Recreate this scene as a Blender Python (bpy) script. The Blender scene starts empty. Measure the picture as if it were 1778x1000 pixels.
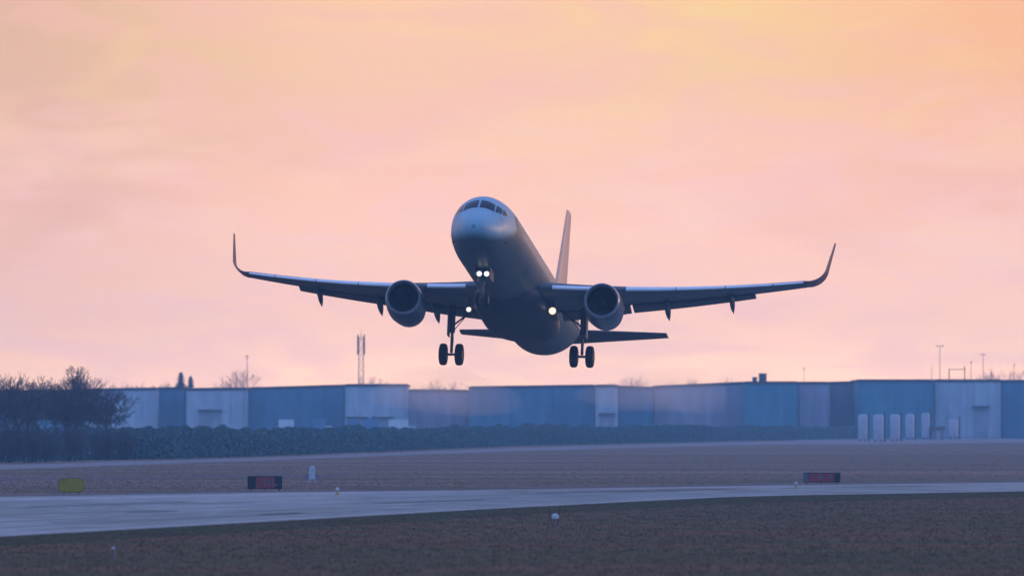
import bpy, math, random
import numpy as np
from mathutils import Vector, Matrix

R = math.radians
C = bpy.context.scene.collection
scene = bpy.context.scene
random.seed(7)
rng = np.random.default_rng(7)

# ------------------------------------------------------------------ camera
F = 17520.0          # focal length in photograph pixels
HZ = 730.0           # horizon row
H = 4.0              # camera height (a low spectators' mound)
cam_d = bpy.data.cameras.new('camera')
cam = bpy.data.objects.new('camera', cam_d)
C.objects.link(cam)
cam_d.sensor_width = 36.0
cam_d.lens = F / 1778.0 * 36.0
cam_d.clip_start = 1.0
cam_d.clip_end = 30000.0
cam.location = (0, 0, H)
cam.rotation_euler = (R(90) + math.atan((HZ - 500.0) / F), 0, 0)
cam_d.dof.use_dof = True          # a long fast lens focused on the aircraft
cam_d.dof.focus_distance = 572.0
cam_d.dof.aperture_fstop = 2.2
scene.camera = cam

# ------------------------------------------------------------------ light
SUN_EL, SUN_AZ = 4.0, 52.0          # degrees above the horizon, degrees to the right of the view
sun_d = bpy.data.lights.new('sun', 'SUN')
sun = bpy.data.objects.new('sun', sun_d)
C.objects.link(sun)
sun_d.energy = 0.6
sun_d.angle = R(1.5)
sun_d.color = (1.0, 0.66, 0.42)
sv = Vector((math.sin(R(SUN_AZ)) * math.cos(R(SUN_EL)), math.cos(R(SUN_AZ)) * math.cos(R(SUN_EL)), math.sin(R(SUN_EL))))
sun.rotation_euler = sv.to_track_quat('Z', 'Y').to_euler()
sun.location = (60, 60, 80)

scene.view_settings.view_transform = 'Standard'
scene.view_settings.look = 'None'
scene.view_settings.exposure = 0.0
scene.view_settings.gamma = 1.0
scene.view_settings.use_curve_mapping = False
scene.cycles.volume_bounces = 1
scene.cycles.max_bounces = 8


def lin(r, g, b):
    f = lambda c: (c / 255 / 12.92) if c / 255 <= 0.04045 else ((c / 255 + 0.055) / 1.055) ** 2.4
    return (f(r), f(g), f(b), 1.0)


def boost(r, g, b, k):
    k = k if isinstance(k, tuple) else (k, k, k)
    return tuple(c * q for c, q in zip(lin(r, g, b)[:3], k)) + (1.0,)


world = bpy.data.worlds.new('World')
scene.world = world
world.use_nodes = True
nt = world.node_tree
nt.nodes.clear()


class NT:
    """tiny node helper"""
    def __init__(s, t): s.t = t
    def n(s, typ, **kw):
        nd = s.t.nodes.new(typ)
        for k, v in kw.items(): setattr(nd, k, v)
        return nd
    def l(s, a, b): s.t.links.new(a, b)
    def val(s, sock, v):
        if hasattr(v, 'is_output') or isinstance(v, bpy.types.NodeSocket): s.t.links.new(v, sock)
        else: sock.default_value = v
    def math(s, op, a, b=None, c=None, clamp=False):
        nd = s.n('ShaderNodeMath', operation=op, use_clamp=clamp)
        s.val(nd.inputs[0], a)
        if b is not None: s.val(nd.inputs[1], b)
        if c is not None: s.val(nd.inputs[2], c)
        return nd.outputs[0]
    def mix(s, f, a, b, bt='MIX'):
        nd = s.n('ShaderNodeMix', data_type='RGBA', blend_type=bt)
        s.val(nd.inputs[0], f); s.val(nd.inputs[6], a); s.val(nd.inputs[7], b)
        return nd.outputs[2]
    def ramp(s, fac, stops, interp='LINEAR'):
        nd = s.n('ShaderNodeValToRGB')
        cr = nd.color_ramp; cr.interpolation = interp
        while len(cr.elements) > 1: cr.elements.remove(cr.elements[-1])
        cr.elements[0].position = stops[0][0]; cr.elements[0].color = stops[0][1]
        for p, c in stops[1:]:
            e = cr.elements.new(p); e.color = c
        s.val(nd.inputs[0], fac)
        return nd.outputs[0]
    def maprange(s, v, a, b, c, d, smooth=True):
        nd = s.n('ShaderNodeMapRange', interpolation_type='SMOOTHSTEP' if smooth else 'LINEAR')
        s.val(nd.inputs[0], v)
        for i, x in enumerate((a, b, c, d)): nd.inputs[i + 1].default_value = x
        return nd.outputs[0]
    def noise(s, vec, scale, detail=4, rough=0.55, dist=0.0):
        nd = s.n('ShaderNodeTexNoise')
        s.l(vec, nd.inputs['Vector'])
        nd.inputs['Scale'].default_value = scale; nd.inputs['Detail'].default_value = detail
        nd.inputs['Roughness'].default_value = rough; nd.inputs['Distortion'].default_value = dist
        return nd.outputs[0]


w = NT(nt)
out = w.n('ShaderNodeOutputWorld')
bg = w.n('ShaderNodeBackground')
w.l(bg.outputs[0], out.inputs[0])
bg.inputs[1].default_value = 0.1
tc = w.n('ShaderNodeTexCoord')
sep = w.n('ShaderNodeSeparateXYZ')
w.l(tc.outputs['Generated'], sep.inputs[0])
dx, dy, dz = sep.outputs
sky = w.n('ShaderNodeTexSky', sky_type='NISHITA')
sky.sun_disc = False
sky.sun_elevation = R(SUN_EL)
sky.sun_rotation = R(SUN_AZ)
sky.altitude = 100
# dusk sky: peach afterglow in front, blue overhead and behind
el = w.math('MAXIMUM', dz, 0.0)
hi = w.math('POWER', el, 0.5)
glow = w.ramp(hi, [(0.0, boost(254, 218, 208, (2.12, 1.88, 1.34))), (0.06, boost(254, 213, 203, (2.06, 1.80, 1.26))), (0.12, boost(254, 206, 194, (1.46, 1.37, 1.18))), (0.155, boost(254, 204, 186, (1.32, 1.23, 1.15))),
                   (0.185, boost(254, 205, 166, 1.15)), (0.21, boost(255, 211, 152, 1.15)), (0.30, boost(250, 200, 150, 1.1)), (0.45, boost(196, 180, 178, 1.2)), (0.62, boost(134, 154, 196, 1.6))])
blue = w.ramp(hi, [(0.0, boost(112, 152, 200, 1.9)), (0.3, boost(100, 152, 212, 1.9)), (0.6, boost(114, 151, 215, 1.9)), (1.0, boost(130, 150, 215, 1.85))])
az = w.maprange(dy, -0.25, 0.75, 0.0, 1.0)
up = w.maprange(dz, 0.12, 0.55, 1.0, 0.0)
f_glow = w.math('MULTIPLY', az, up)
base = w.mix(f_glow, blue, glow)
# soft cloud veils, stretched along the horizon
comb = w.n('ShaderNodeCombineXYZ')
w.l(w.math('MULTIPLY', dx, 26.0), comb.inputs[0])
w.l(w.math('MULTIPLY', dz, 95.0), comb.inputs[1])
w.l(w.math('MULTIPLY', dy, 6.0), comb.inputs[2])
n1 = w.noise(comb.outputs[0], 1.0, 5, 0.55, 0.5)
n2 = w.noise(comb.outputs[0], 0.45, 3, 0.5, 0.3)
n3 = w.noise(comb.outputs[0], 2.6, 2, 0.5, 0.8)
n4 = w.noise(comb.outputs[0], 1.5, 2, 0.45, 1.2)
veil_pink = w.maprange(n1, 0.42, 0.66, 0.0, 0.8)
veil_gold = w.maprange(n2, 0.42, 0.68, 0.0, 0.7)
vp = w.math('MULTIPLY', w.math('MULTIPLY', veil_pink, f_glow), w.maprange(dz, 0.010, 0.024, 0.12, 1.0))
vg = w.math('MULTIPLY', w.math('MULTIPLY', veil_gold, f_glow), w.maprange(dz, 0.012, 0.05, 0.1, 1.0))
c1 = w.mix(vp, base, w.mix(f_glow, lin(140, 150, 180), boost(254, 196, 182, 1.18)))
c2 = w.mix(vg, c1, boost(255, 212, 146, 1.15))
# left of the view the veil is thicker and greyer, right of it more orange
left = w.maprange(dx, -0.054, -0.012, 0.75, 0.0)
left = w.math('MULTIPLY', w.math('MULTIPLY', left, f_glow), w.maprange(dz, 0.006, 0.045, 0.35, 1.0))
c3 = w.mix(left, c2, boost(226, 176, 164, 1.1))
right = w.math('MULTIPLY', w.math('MULTIPLY', w.maprange(dx, 0.018, 0.052, 0.0, 0.85), f_glow), w.maprange(dz, 0.012, 0.045, 0.0, 1.0))
c4 = w.mix(right, c3, boost(255, 184, 142, 1.15))
pat = w.math('MULTIPLY', w.maprange(n3, 0.42, 0.64, 0.0, 0.42), f_glow)
c4 = w.mix(pat, c4, w.mix(w.maprange(dz, 0.018, 0.038, 0.0, 1.0), boost(255, 203, 200, 1.3), boost(250, 190, 178, 1.18)))
pat2 = w.math('MULTIPLY', w.maprange(n4, 0.46, 0.68, 0.0, 0.24), f_glow)
c4 = w.mix(pat2, c4, w.mix(w.maprange(dz, 0.018, 0.038, 0.0, 1.0), boost(255, 214, 190, 1.35), boost(255, 214, 150, 1.2)))
ten = w.n('ShaderNodeVectorMath', operation='SCALE')
w.l(c4, ten.inputs[0]); ten.inputs['Scale'].default_value = 10.0
tot = w.mix(0.88, sky.outputs[0], ten.outputs[0])
w.l(tot, bg.inputs[0])

# ------------------------------------------------------------------ helpers


def tag(o, label=None, cat=None, group=None, kind=None):
    if label: o['label'] = label
    if cat: o['category'] = cat
    if group: o['group'] = group
    if kind: o['kind'] = kind
    return o


def empty(name, loc=(0, 0, 0), rz=0.0):
    o = bpy.data.objects.new(name, None)
    o.empty_display_size = 0.5
    C.objects.link(o)
    o.location = loc
    o.rotation_euler = (0, 0, rz)
    return o


def copy_tree(o, parent=None):
    c = o.copy()
    C.objects.link(c)
    if parent is not None: c.parent = parent
    for ch in list(o.children): copy_tree(ch, c)
    return c


class MB:
    """collects shapes into one mesh"""
    def __init__(s): s.v = []; s.f = []

    def add(s, vs, fs):
        k = len(s.v)
        s.v += [tuple(p) for p in vs]
        s.f += [tuple(i + k for i in f) for f in fs]
        return s

    def box(s, x0, x1, y0, y1, z0, z1):
        vs = [(x0, y0, z0), (x1, y0, z0), (x1, y1, z0), (x0, y1, z0), (x0, y0, z1), (x1, y0, z1), (x1, y1, z1), (x0, y1, z1)]
        return s.add(vs, [(3, 2, 1, 0), (4, 5, 6, 7), (0, 1, 5, 4), (1, 2, 6, 5), (2, 3, 7, 6), (3, 0, 4, 7)])

    def tube(s, a, b, r0, r1=None, n=8, caps=True):
        r1 = r0 if r1 is None else r1
        a, b = Vector(a), Vector(b)
        d = (b - a)
        if d.length < 1e-6: return s
        d.normalize()
        u = d.orthogonal().normalized()
        q = d.cross(u)
        vs = []
        for p, r in ((a, r0), (b, r1)):
            for i in range(n):
                t = 2 * math.pi * i / n
                vs.append(p + u * (r * math.cos(t)) + q * (r * math.sin(t)))
        fs = [(i, (i + 1) % n, n + (i + 1) % n, n + i) for i in range(n)]
        if caps:
            fs += [tuple(range(n - 1, -1, -1)), tuple(range(n, 2 * n))]
        return s.add(vs, fs)

    def loft(s, rings, cap0=True, cap1=True):
        n = len(rings[0])
        vs = [p for r in rings for p in r]
        fs = []
        for k in range(len(rings) - 1):
            for i in range(n):
                j = (i + 1) % n
                fs.append((k * n + i, k * n + j, (k + 1) * n + j, (k + 1) * n + i))
        if cap0: fs.append(tuple(range(n - 1, -1, -1)))
        if cap1: fs.append(tuple(range((len(rings) - 1) * n, len(rings) * n)))
        return s.add(vs, fs)

    def lathe(s, prof, axis='y', c=(0, 0, 0), n=40, cap0=False, cap1=False):
        """prof: (position along the axis, radius)"""
        rings = []
        for t, r in prof:
            ring = []
            for i in range(n):
                a = 2 * math.pi * i / n
                if axis == 'y': p = (c[0] + r * math.cos(a), c[1] + t, c[2] + r * math.sin(a))
                elif axis == 'x': p = (c[0] + t, c[1] + r * math.cos(a), c[2] + r * math.sin(a))
                else: p = (c[0] + r * math.cos(a), c[1] + r * math.sin(a), c[2] + t)
                ring.append(p)
            rings.append(ring)
        return s.loft(rings, cap0, cap1)

    def build(s, name, mat, parent=None, smooth=None):
        import bmesh
        me = bpy.data.meshes.new(name)
        me.from_pydata(s.v, [], s.f)
        bm = bmesh.new(); bm.from_mesh(me)
        bmesh.ops.recalc_face_normals(bm, faces=bm.faces)
        bm.to_mesh(me); bm.free()
        me.materials.append(mat)
        if smooth is not None:
            me.shade_smooth()
            me.set_sharp_from_angle(angle=R(smooth))
        o = bpy.data.objects.new(name, me)
        C.objects.link(o)
        if parent is not None: o.parent = parent
        return o


def np_mesh(name, V, Fq, mat, parent=None):
    """fast mesh from numpy; Fq: n x 3 or n x 4"""
    me = bpy.data.meshes.new(name)
    k = Fq.shape[1]
    me.vertices.add(len(V)); me.vertices.foreach_set('co', V.astype(np.float32).ravel())
    me.loops.add(Fq.size); me.loops.foreach_set('vertex_index', Fq.astype(np.int32).ravel())
    me.polygons.add(len(Fq))
    me.polygons.foreach_set('loop_start', np.arange(0, Fq.size, k, dtype=np.int32))
    me.update(calc_edges=True)
    me.materials.append(mat)
    o = bpy.data.objects.new(name, me)
    C.objects.link(o)
    if parent is not None: o.parent = parent
    return o


def material(name, col, rough=0.6, spec=0.3, metal=0.0, var=0.0, vscale=1.0, col2=None, bump=0.0, bscale=8.0, stretch=(1, 1, 1), coat=0.0, detail=5):
    m = bpy.data.materials.new(name)
    m.use_nodes = True
    t = NT(m.node_tree)
    b = m.node_tree.nodes['Principled BSDF']
    b.inputs['Roughness'].default_value = rough
    b.inputs['Specular IOR Level'].default_value = spec
    b.inputs['Metallic'].default_value = metal
    b.inputs['Coat Weight'].default_value = coat
    c = (*col, 1.0)
    b.inputs['Base Color'].default_value = c
    if var or bump:
        g = t.n('ShaderNodeTexCoord')
        mp = t.n('ShaderNodeMapping')
        mp.inputs['Scale'].default_value = stretch
        t.l(g.outputs['Object'], mp.inputs[0])
        if var:
            n = t.noise(mp.outputs[0], vscale, detail, 0.6, 0.4)
            f = t.maprange(n, 0.3, 0.7, 0.0, 1.0)
            c2 = (*col2, 1.0) if col2 else tuple(x * (1 - var) for x in col) + (1.0,)
            c1 = c if col2 else tuple(min(1, x * (1 + var)) for x in col) + (1.0,)
            t.l(t.mix(f, c1, c2), b.inputs['Base Color'])
        if bump:
            bn = t.n('ShaderNodeBump')
            bn.inputs['Strength'].default_value = bump
            t.l(t.noise(mp.outputs[0], bscale, 4, 0.6), bn.inputs['Height'])
            t.l(bn.outputs[0], b.inputs['Normal'])
    return m


def emit(name, col, strength):
    m = bpy.data.materials.new(name)
    m.use_nodes = True
    b = m.node_tree.nodes['Principled BSDF']
    b.inputs['Base Color'].default_value = (0.8, 0.8, 0.8, 1)
    b.inputs['Emission Color'].default_value = (*col, 1)
    b.inputs['Emission Strength'].default_value = strength
    return m


M = {}
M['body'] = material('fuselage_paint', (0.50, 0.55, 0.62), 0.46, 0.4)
M['door_paint'] = material('door_paint', (0.05, 0.06, 0.07), 0.4, 0.4, var=0.05, vscale=1)
M['white_paint'] = material('white_paint', (0.5, 0.5, 0.52), 0.4, 0.4, var=0.05, vscale=1)
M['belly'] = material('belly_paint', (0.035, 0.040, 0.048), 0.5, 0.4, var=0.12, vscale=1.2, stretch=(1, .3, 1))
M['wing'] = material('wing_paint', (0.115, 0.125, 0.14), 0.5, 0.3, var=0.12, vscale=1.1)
M['slat'] = material('slat_metal', (0.80, 0.80, 0.81), 0.25, 0.6, metal=0.0, var=0.04, vscale=2, coat=0.3)
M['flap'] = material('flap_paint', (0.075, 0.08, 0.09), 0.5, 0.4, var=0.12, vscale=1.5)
M['winglet'] = material('winglet_paint', (0.24, 0.115, 0.105), 0.45, 0.3, var=0.08, vscale=1)
M['fin'] = material('fin_paint', (0.80, 0.44, 0.31), 0.4, 0.4, var=0.06, vscale=0.6)
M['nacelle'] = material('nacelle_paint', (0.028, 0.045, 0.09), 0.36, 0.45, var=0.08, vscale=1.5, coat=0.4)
M['lip'] = material('inlet_metal', (0.34, 0.36, 0.39), 0.32, 0.5, metal=0.6, var=0.05, vscale=3)
M['duct'] = material('inlet_duct', (0.02, 0.022, 0.028), 0.6, 0.2, var=0.1, vscale=3)
M['fan'] = material('fan_blade', (0.03, 0.032, 0.04), 0.45, 0.3, metal=0.3, var=0.1, vscale=4)
M['spinner'] = material('spinner', (0.035, 0.037, 0.045), 0.45, 0.3, var=0.1, vscale=6)
M['glass'] = material('cockpit_glass', (0.006, 0.010, 0.018), 0.12, 0.22, var=0.1, vscale=2)
M['frame'] = material('window_frame', (0.08, 0.09, 0.1), 0.5, 0.3, var=0.1, vscale=3)
M['gear'] = material('gear_steel', (0.07, 0.07, 0.075), 0.45, 0.4, metal=0.4, var=0.15, vscale=5)
M['tyre'] = material('tyre_rubber', (0.018, 0.018, 0.018), 0.8, 0.2, var=0.2, vscale=6)
M['rim'] = material('wheel_rim', (0.10, 0.10, 0.105), 0.5, 0.4, metal=0.3, var=0.1, vscale=6)
M['exhaust'] = material('exhaust_metal', (0.16, 0.14, 0.13), 0.4, 0.4, metal=0.9, var=0.2, vscale=3)
M['lamp_white'] = emit('nose_lamp', (1.0, 0.90, 0.78), 1.1)
M['lamp_warm'] = emit('wing_lamp', (1.0, 0.74, 0.26), 1.1)
M['nose_bulb'] = emit('small_bulb', (1.0, 0.9, 0.75), 3.0)
M['bulb'] = emit('lamp_bulb', (1.0, 0.90, 0.62), 2.2)
M['lamp_dim'] = emit('wing_lamp_dim', (1.0, 0.72, 0.48), 0.9)

# ------------------------------------------------------------------ ground


def at(px, py, z=0.0):
    """photograph pixel of a point on the level z -> world point"""
    d = F * (H - z) / (py - HZ)
    return ((px - 889.0) / F * d, d, z)


def col_at(px, d, py):
    """photograph pixel of a point d metres away -> world x, z"""
    return (px - 889.0) / F * d, H - (py - HZ) * d / F


def interp(line, px):
    xs = [p[0] for p in line]; ys = [p[1] for p in line]
    if px <= xs[0]:
        return ys[0] + (ys[1] - ys[0]) / (xs[1] - xs[0]) * (px - xs[0])
    if px >= xs[-1]:
        return ys[-1] + (ys[-1] - ys[-2]) / (xs[-1] - xs[-2]) * (px - xs[-1])
    return float(np.interp(px, xs, ys))


def ground_mat(name, cols, scale, stretch, spec=0.05, bump=0.3, rough=0.9, extra=None):
    m = bpy.data.materials.new(name)
    m.use_nodes = True
    t = NT(m.node_tree)
    b = m.node_tree.nodes['Principled BSDF']
    b.inputs['Roughness'].default_value = rough
    b.inputs['Specular IOR Level'].default_value = spec
    g = t.n('ShaderNodeTexCoord')
    mp = t.n('ShaderNodeMapping'); mp.inputs['Scale'].default_value = stretch
    t.l(g.outputs['Object'], mp.inputs[0])
    n = t.noise(mp.outputs[0], scale, 7, 0.62, 0.6)
    k = len(cols)
    c = t.ramp(n, [(0.28 + 0.44 * i / (k - 1), (*cc, 1)) for i, cc in enumerate(cols)])
    n2 = t.noise(mp.outputs[0], scale * 9, 3, 0.6)
    c = t.mix(0.35, c, t.ramp(n2, [(0.3, (0.75, 0.75, 0.75, 1)), (0.7, (1.25, 1.25, 1.25, 1))]), 'MULTIPLY')
    t.l(c, b.inputs['Base Color'])
    if bump:
        bn = t.n('ShaderNodeBump'); bn.inputs['Strength'].default_value = bump
        t.l(n2, bn.inputs['Height']); t.l(bn.outputs[0], b.inputs['Normal'])
    return m


M['field'] = ground_mat('field_soil', [(0.13, 0.088, 0.074), (0.20, 0.126, 0.102), (0.105, 0.098, 0.062), (0.24, 0.16, 0.13), (0.11, 0.088, 0.07)], 0.035, (0.16, 0.9, 1))
M['near_field'] = ground_mat('near_field_soil', [(0.105, 0.060, 0.038), (0.14, 0.072, 0.044), (0.07, 0.070, 0.040), (0.14, 0.076, 0.048), (0.07, 0.056, 0.040)], 0.05, (0.35, 0.9, 1))
M['verge'] = ground_mat('verge_turf', [(0.022, 0.04, 0.022), (0.03, 0.045, 0.022), (0.045, 0.05, 0.03)], 0.3, (1, 0.2, 1))
M['runway'] = ground_mat('runway_concrete', [(0.15, 0.175, 0.17), (0.25, 0.285, 0.275), (0.17, 0.20, 0.19), (0.32, 0.35, 0.33)], 0.05, (1.8, 0.28, 1), spec=0.15, bump=0.1, rough=0.75)
M['shoulder'] = ground_mat('shoulder_asphalt', [(0.085, 0.08, 0.085), (0.12, 0.115, 0.12)], 0.2, (1, 0.2, 1), spec=0.1, bump=0.2)
M['road'] = ground_mat('road_surface', [(0.16, 0.155, 0.16), (0.21, 0.20, 0.205), (0.18, 0.17, 0.18)], 0.05, (1, 0.2, 1), spec=0.1, bump=0.1)
M['paint'] = material('line_paint', (0.33, 0.33, 0.33), 0.8, 0.1, var=0.3, vscale=0.8)
M['seam'] = material('joint_tar', (0.06, 0.06, 0.065), 0.8, 0.1, var=0.2, vscale=1)

# the terrain is one sheet out past the horizon
g = MB()
xs = [-9000, -600, -150, -50, 0, 50, 150, 600, 9000]
ys = [-300, 0, 150, 300, 500, 900, 1500, 2500, 6000, 22000]
g.add([(x, y, 0) for y in ys for x in xs], [(j * 9 + i, j * 9 + i + 1, (j + 1) * 9 + i + 1, (j + 1) * 9 + i) for j in range(9) for i in range(8)])
tag(g.build('ground', M['field']), kind='structure')

near = [(0, 931), (220, 919), (450, 906), (850, 883), (1290, 861), (1778, 852.5)]
far = [(0, 862), (450, 854.5), (850, 849.5), (1290, 843), (1778, 837)]


def strip(name, mat, lo, hi, z, x0=-900, x1=2700, n=30, kind='structure'):
    """a paved band between two lines that follow the ground"""
    mb = MB()
    vs = []
    for i in range(n + 1):
        px = x0 + (x1 - x0) * i / n
        vs += [at(px, interp(lo, px), z), at(px, interp(hi, px), z)]
    mb.add(vs, [(2 * i, 2 * i + 2, 2 * i + 3, 2 * i + 1) for i in range(n)])
    o = mb.build(name, mat)
    if kind: tag(o, kind=kind)
    return o


def shift(line, d): return [(x, y + d) for x, y in line]


def blend(a, b, t): return [(x, interp(a, x) * (1 - t) + interp(b, x) * t) for x in (0, 220, 450, 850, 1290, 1778)]


# the field in front of the runway is darker, bare winter turf
mb = MB()
vs = []
for i in range(31):
    px = -900 + 3600 * i / 30
    a = at(px, interp(near, px), 0.004)
    b = at(889 + (px - 889) * 2.2, 1300, 0.004)
    vs += [b, a]
mb.add(vs, [(2 * i, 2 * i + 2, 2 * i + 3, 2 * i + 1) for i in range(30)])
tag(mb.build('near_field', M['near_field']), kind='structure')
strip('grass_verge', M['verge'], [(x, y + 17 - x * 0.004) for x, y in near], near, 0.008)
strip('runway', M['runway'], near, far, 0.012)
strip('runway_shoulder', M['shoulder'], far, shift(far, -3.2), 0.008)
strip('runway_edge_line', M['paint'], blend(near, far, 0.045), blend(near, far, 0.075), 0.016)
strip('runway_edge_line', M['paint'], blend(near, far, 0.90), blend(near, far, 0.955), 0.016)
for t in (0.22, 0.37, 0.53, 0.70):
    strip('runway_joint', M['seam'], blend(near, far, t), blend(near, far, t + 0.006), 0.016)
M['patch'] = material('patch_asphalt', (0.19, 0.22, 0.215), 0.8, 0.1, var=0.35, vscale=0.3)
rp = random.Random(4)
for k in range(12):
    a = rp.uniform(.15, .82)
    px = rp.uniform(-100, 1700)
    strip('runway_patch', M['patch'], blend(near, far, a), blend(near, far, a + rp.uniform(.02, .05)), 0.016 + .002 * k, x0=px, x1=px + rp.uniform(60, 380), n=4)
road_lo = [(0, 815), (430, 800), (900, 782.5), (1300, 771.5), (1500, 771), (1778, 768)]
road_hi = [(0, 807), (430, 795), (900, 777), (1300, 767), (1500, 764), (1778, 759)]
strip('service_road', M['road'], road_lo, road_hi, 0.006)
strip('concrete_apron', M['road'], [(1300, 767), (1500, 764), (1778, 759)], [(1300, 764), (1500, 757), (1778, 755)], 0.010, x0=1380, x1=2400, n=16)
strip('dirt_track', M['shoulder'], [(0, 834), (450, 828), (900, 822)], [(0, 829), (450, 824.5), (900, 820)], 0.006, x0=-700, x1=620, n=14)


def tufts(name, mat, n, gen, h, blades=4, wd=0.02):
    """short grass: every tuft a few leaning blades"""
    P = gen(n)
    n = len(P)
    V = np.zeros((n * blades, 3, 3)); 
    base = np.repeat(P, blades, axis=0)
    a = rng.uniform(0, 2 * np.pi, n * blades)
    hh = h * rng.uniform(0.4, 1.25, n * blades)
    ln = hh * rng.uniform(0.1, 0.8, n * blades)
    off = rng.normal(0, 0.08, (n * blades, 2))
    bx = base[:, 0] + off[:, 0]; by = base[:, 1] + off[:, 1]
    wv = wd * rng.uniform(0.5, 1.5, n * blades)
    px, py = -np.sin(a) * wv, np.cos(a) * wv
    V[:, 0] = np.stack([bx - px, by - py, np.full_like(bx, -0.01)], 1)
    V[:, 1] = np.stack([bx + px, by + py, np.full_like(bx, -0.01)], 1)
    V[:, 2] = np.stack([bx + np.cos(a) * ln, by + np.sin(a) * ln, hh], 1)
    o = np_mesh(name, V.reshape(-1, 3), np.arange(n * blades * 3).reshape(-1, 3), mat)
    return o


M['grass'] = material('dry_grass', (0.14, 0.076, 0.048), 0.8, 0.05, var=0.5, vscale=0.05, col2=(0.095, 0.082, 0.044), detail=6)
M['grass_far'] = material('field_grass', (0.19, 0.122, 0.098), 0.8, 0.05, var=0.5, vscale=0.04, col2=(0.125, 0.10, 0.07), detail=6)


def gen_near(n):
    px = rng.uniform(-250, 2030, n)
    d = rng.uniform(245, 700, n) ** 1.0
    ny = np.array([interp(near, p) for p in px])
    dmax = F * H / (ny + 1.5 - HZ)
    k = d < dmax
    return np.stack([(px[k] - 889) / F * d[k], d[k]], 1)


def gen_far(n):
    px = rng.uniform(-250, 2030, n)
    fy = np.array([interp(far, p) for p in px]); ry = np.array([interp(road_lo, p) for p in px])
    y = rng.uniform(0, 1, n) * (fy - 3.5 - ry) + ry
    d = F * H / (y - HZ)
    return np.stack([(px - 889) / F * d, d], 1)


tag(tufts('grass', M['grass'], 70000, gen_near, 0.07, 5, 0.012), 'short dry brown grass covering the field in front of the runway', 'grass', kind='stuff')
tag(tufts('meadow_grass', M['grass_far'], 30000, gen_far, 0.06, 4, 0.016), 'short mauve brown grass on the field beyond the runway', 'grass', kind='stuff')

# ------------------------------------------------------------------ vegetation


class Segs:
    """branch segments gathered as numpy-friendly lists, each a three-sided tapered tube"""
    def __init__(s): s.a = []; s.b = []; s.r0 = []; s.r1 = []
    def add(s, a, b, r0, r1): s.a.append(a); s.b.append(b); s.r0.append(r0); s.r1.append(r1)
    def build(s, name, mat, parent, n=3):
        A = np.array(s.a); B = np.array(s.b); r0 = np.array(s.r0); r1 = np.array(s.r1)
        D = B - A; D /= np.linalg.norm(D, axis=1)[:, None] + 1e-9
        ref = np.where(np.abs(D[:, 2:3]) > 0.9, np.array([[1.0, 0, 0]]), np.array([[0, 0, 1.0]]))
        U = np.cross(D, ref); U /= np.linalg.norm(U, axis=1)[:, None] + 1e-9
        Q = np.cross(D, U)
        V = []
        for P, r in ((A, r0), (B, r1)):
            for i in range(n):
                t = 2 * math.pi * i / n
                V.append(P + U * (r * math.cos(t))[:, None] + Q * (r * math.sin(t))[:, None])
        V = np.stack(V, 1)                     # m, 2n, 3
        fs = []
        for i in range(n):
            fs.append([i, (i + 1) % n, n + (i + 1) % n, n + i])
        fs = np.array(fs)
        Fq = (np.arange(len(A))[:, None, None] * (2 * n) + fs[None]).reshape(-1, 4)
        return np_mesh(name, V.reshape(-1, 3), Fq, mat, parent)


def rot_about(v, axis, ang): return Matrix.Rotation(ang, 3, axis) @ v


def bare_tree(label, cat, loc, height, spread=1.0, seed=1, mat='bark', group=None, name='bare_tree', levels=5, trunk_frac=0.22, twig=0.014, trunk_r=None):
    rd = random.Random(seed)
    t = empty(name, loc)
    tag(t, label, cat, group)
    trunk = Segs(); crown = Segs()
    tr = trunk_r or height * 0.02

    def grow(p, d, ln, r, lev, seg):
        steps = 3 if lev < 3 else 2
        for k in range(steps):
            nd = (d + Vector((rd.gauss(0, .13), rd.gauss(0, .13), rd.gauss(0.05, .09)))).normalized()
            q = p + nd * (ln / steps)
            rr = max(twig, r * (1 - 0.42 * (k + 1) / steps))
            r_here = max(twig, r * (1 - 0.42 * k / steps))
            seg.add(tuple(p), tuple(q), r_here, rr)
            p, d = q, nd
            if lev >= 1 and lev < levels and k < steps - 1 and rd.random() < 0.92:
                ax = Vector((rd.gauss(0, 1), rd.gauss(0, 1), rd.gauss(0, .4))).normalized()
                sd = rot_about(d, ax, rd.uniform(.45, .95))
                sd.x *= spread ** .5; sd.y *= spread ** .5
                grow(p, sd.normalized(), ln * rd.uniform(.55, .75), rr * .6, lev + 1, crown)
        if lev < levels:
            nb = rd.choice((3, 3, 4)) if lev == 0 else rd.choice((2, 2, 3))
            off = rd.uniform(0, 6.28)
            for i in range(nb):
                az_ = off + 6.283 * i / nb + rd.uniform(-.4, .4)
                side = Vector((math.cos(az_), math.sin(az_), 0))
                ang = rd.uniform(.3, .62) * (spread if lev < 2 else 1)
                sd = (d * math.cos(ang) + side * math.sin(ang)).normalized()
                grow(p, sd, ln * rd.uniform(.66, .84) * (1.15 if lev == 0 else 1), r * .58 * rd.uniform(.85, 1.15), lev + 1, crown)
    grow(Vector((0, 0, 0)), Vector((0, 0, 1)), height * trunk_frac * 1.25, tr, 0, trunk)
    # scale the whole so that the top meets the asked height
    top = max(b[2] for b in crown.b)
    k = height / top
    for sg in (trunk, crown):
        sg.a = [tuple(c * k for c in p) for p in sg.a]; sg.b = [tuple(c * k for c in p) for p in sg.b]
    trunk.build('trunk', M[mat], t, 7)
    crown.build('crown', M[mat + '_twig'], t, 3)
    return t


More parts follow.
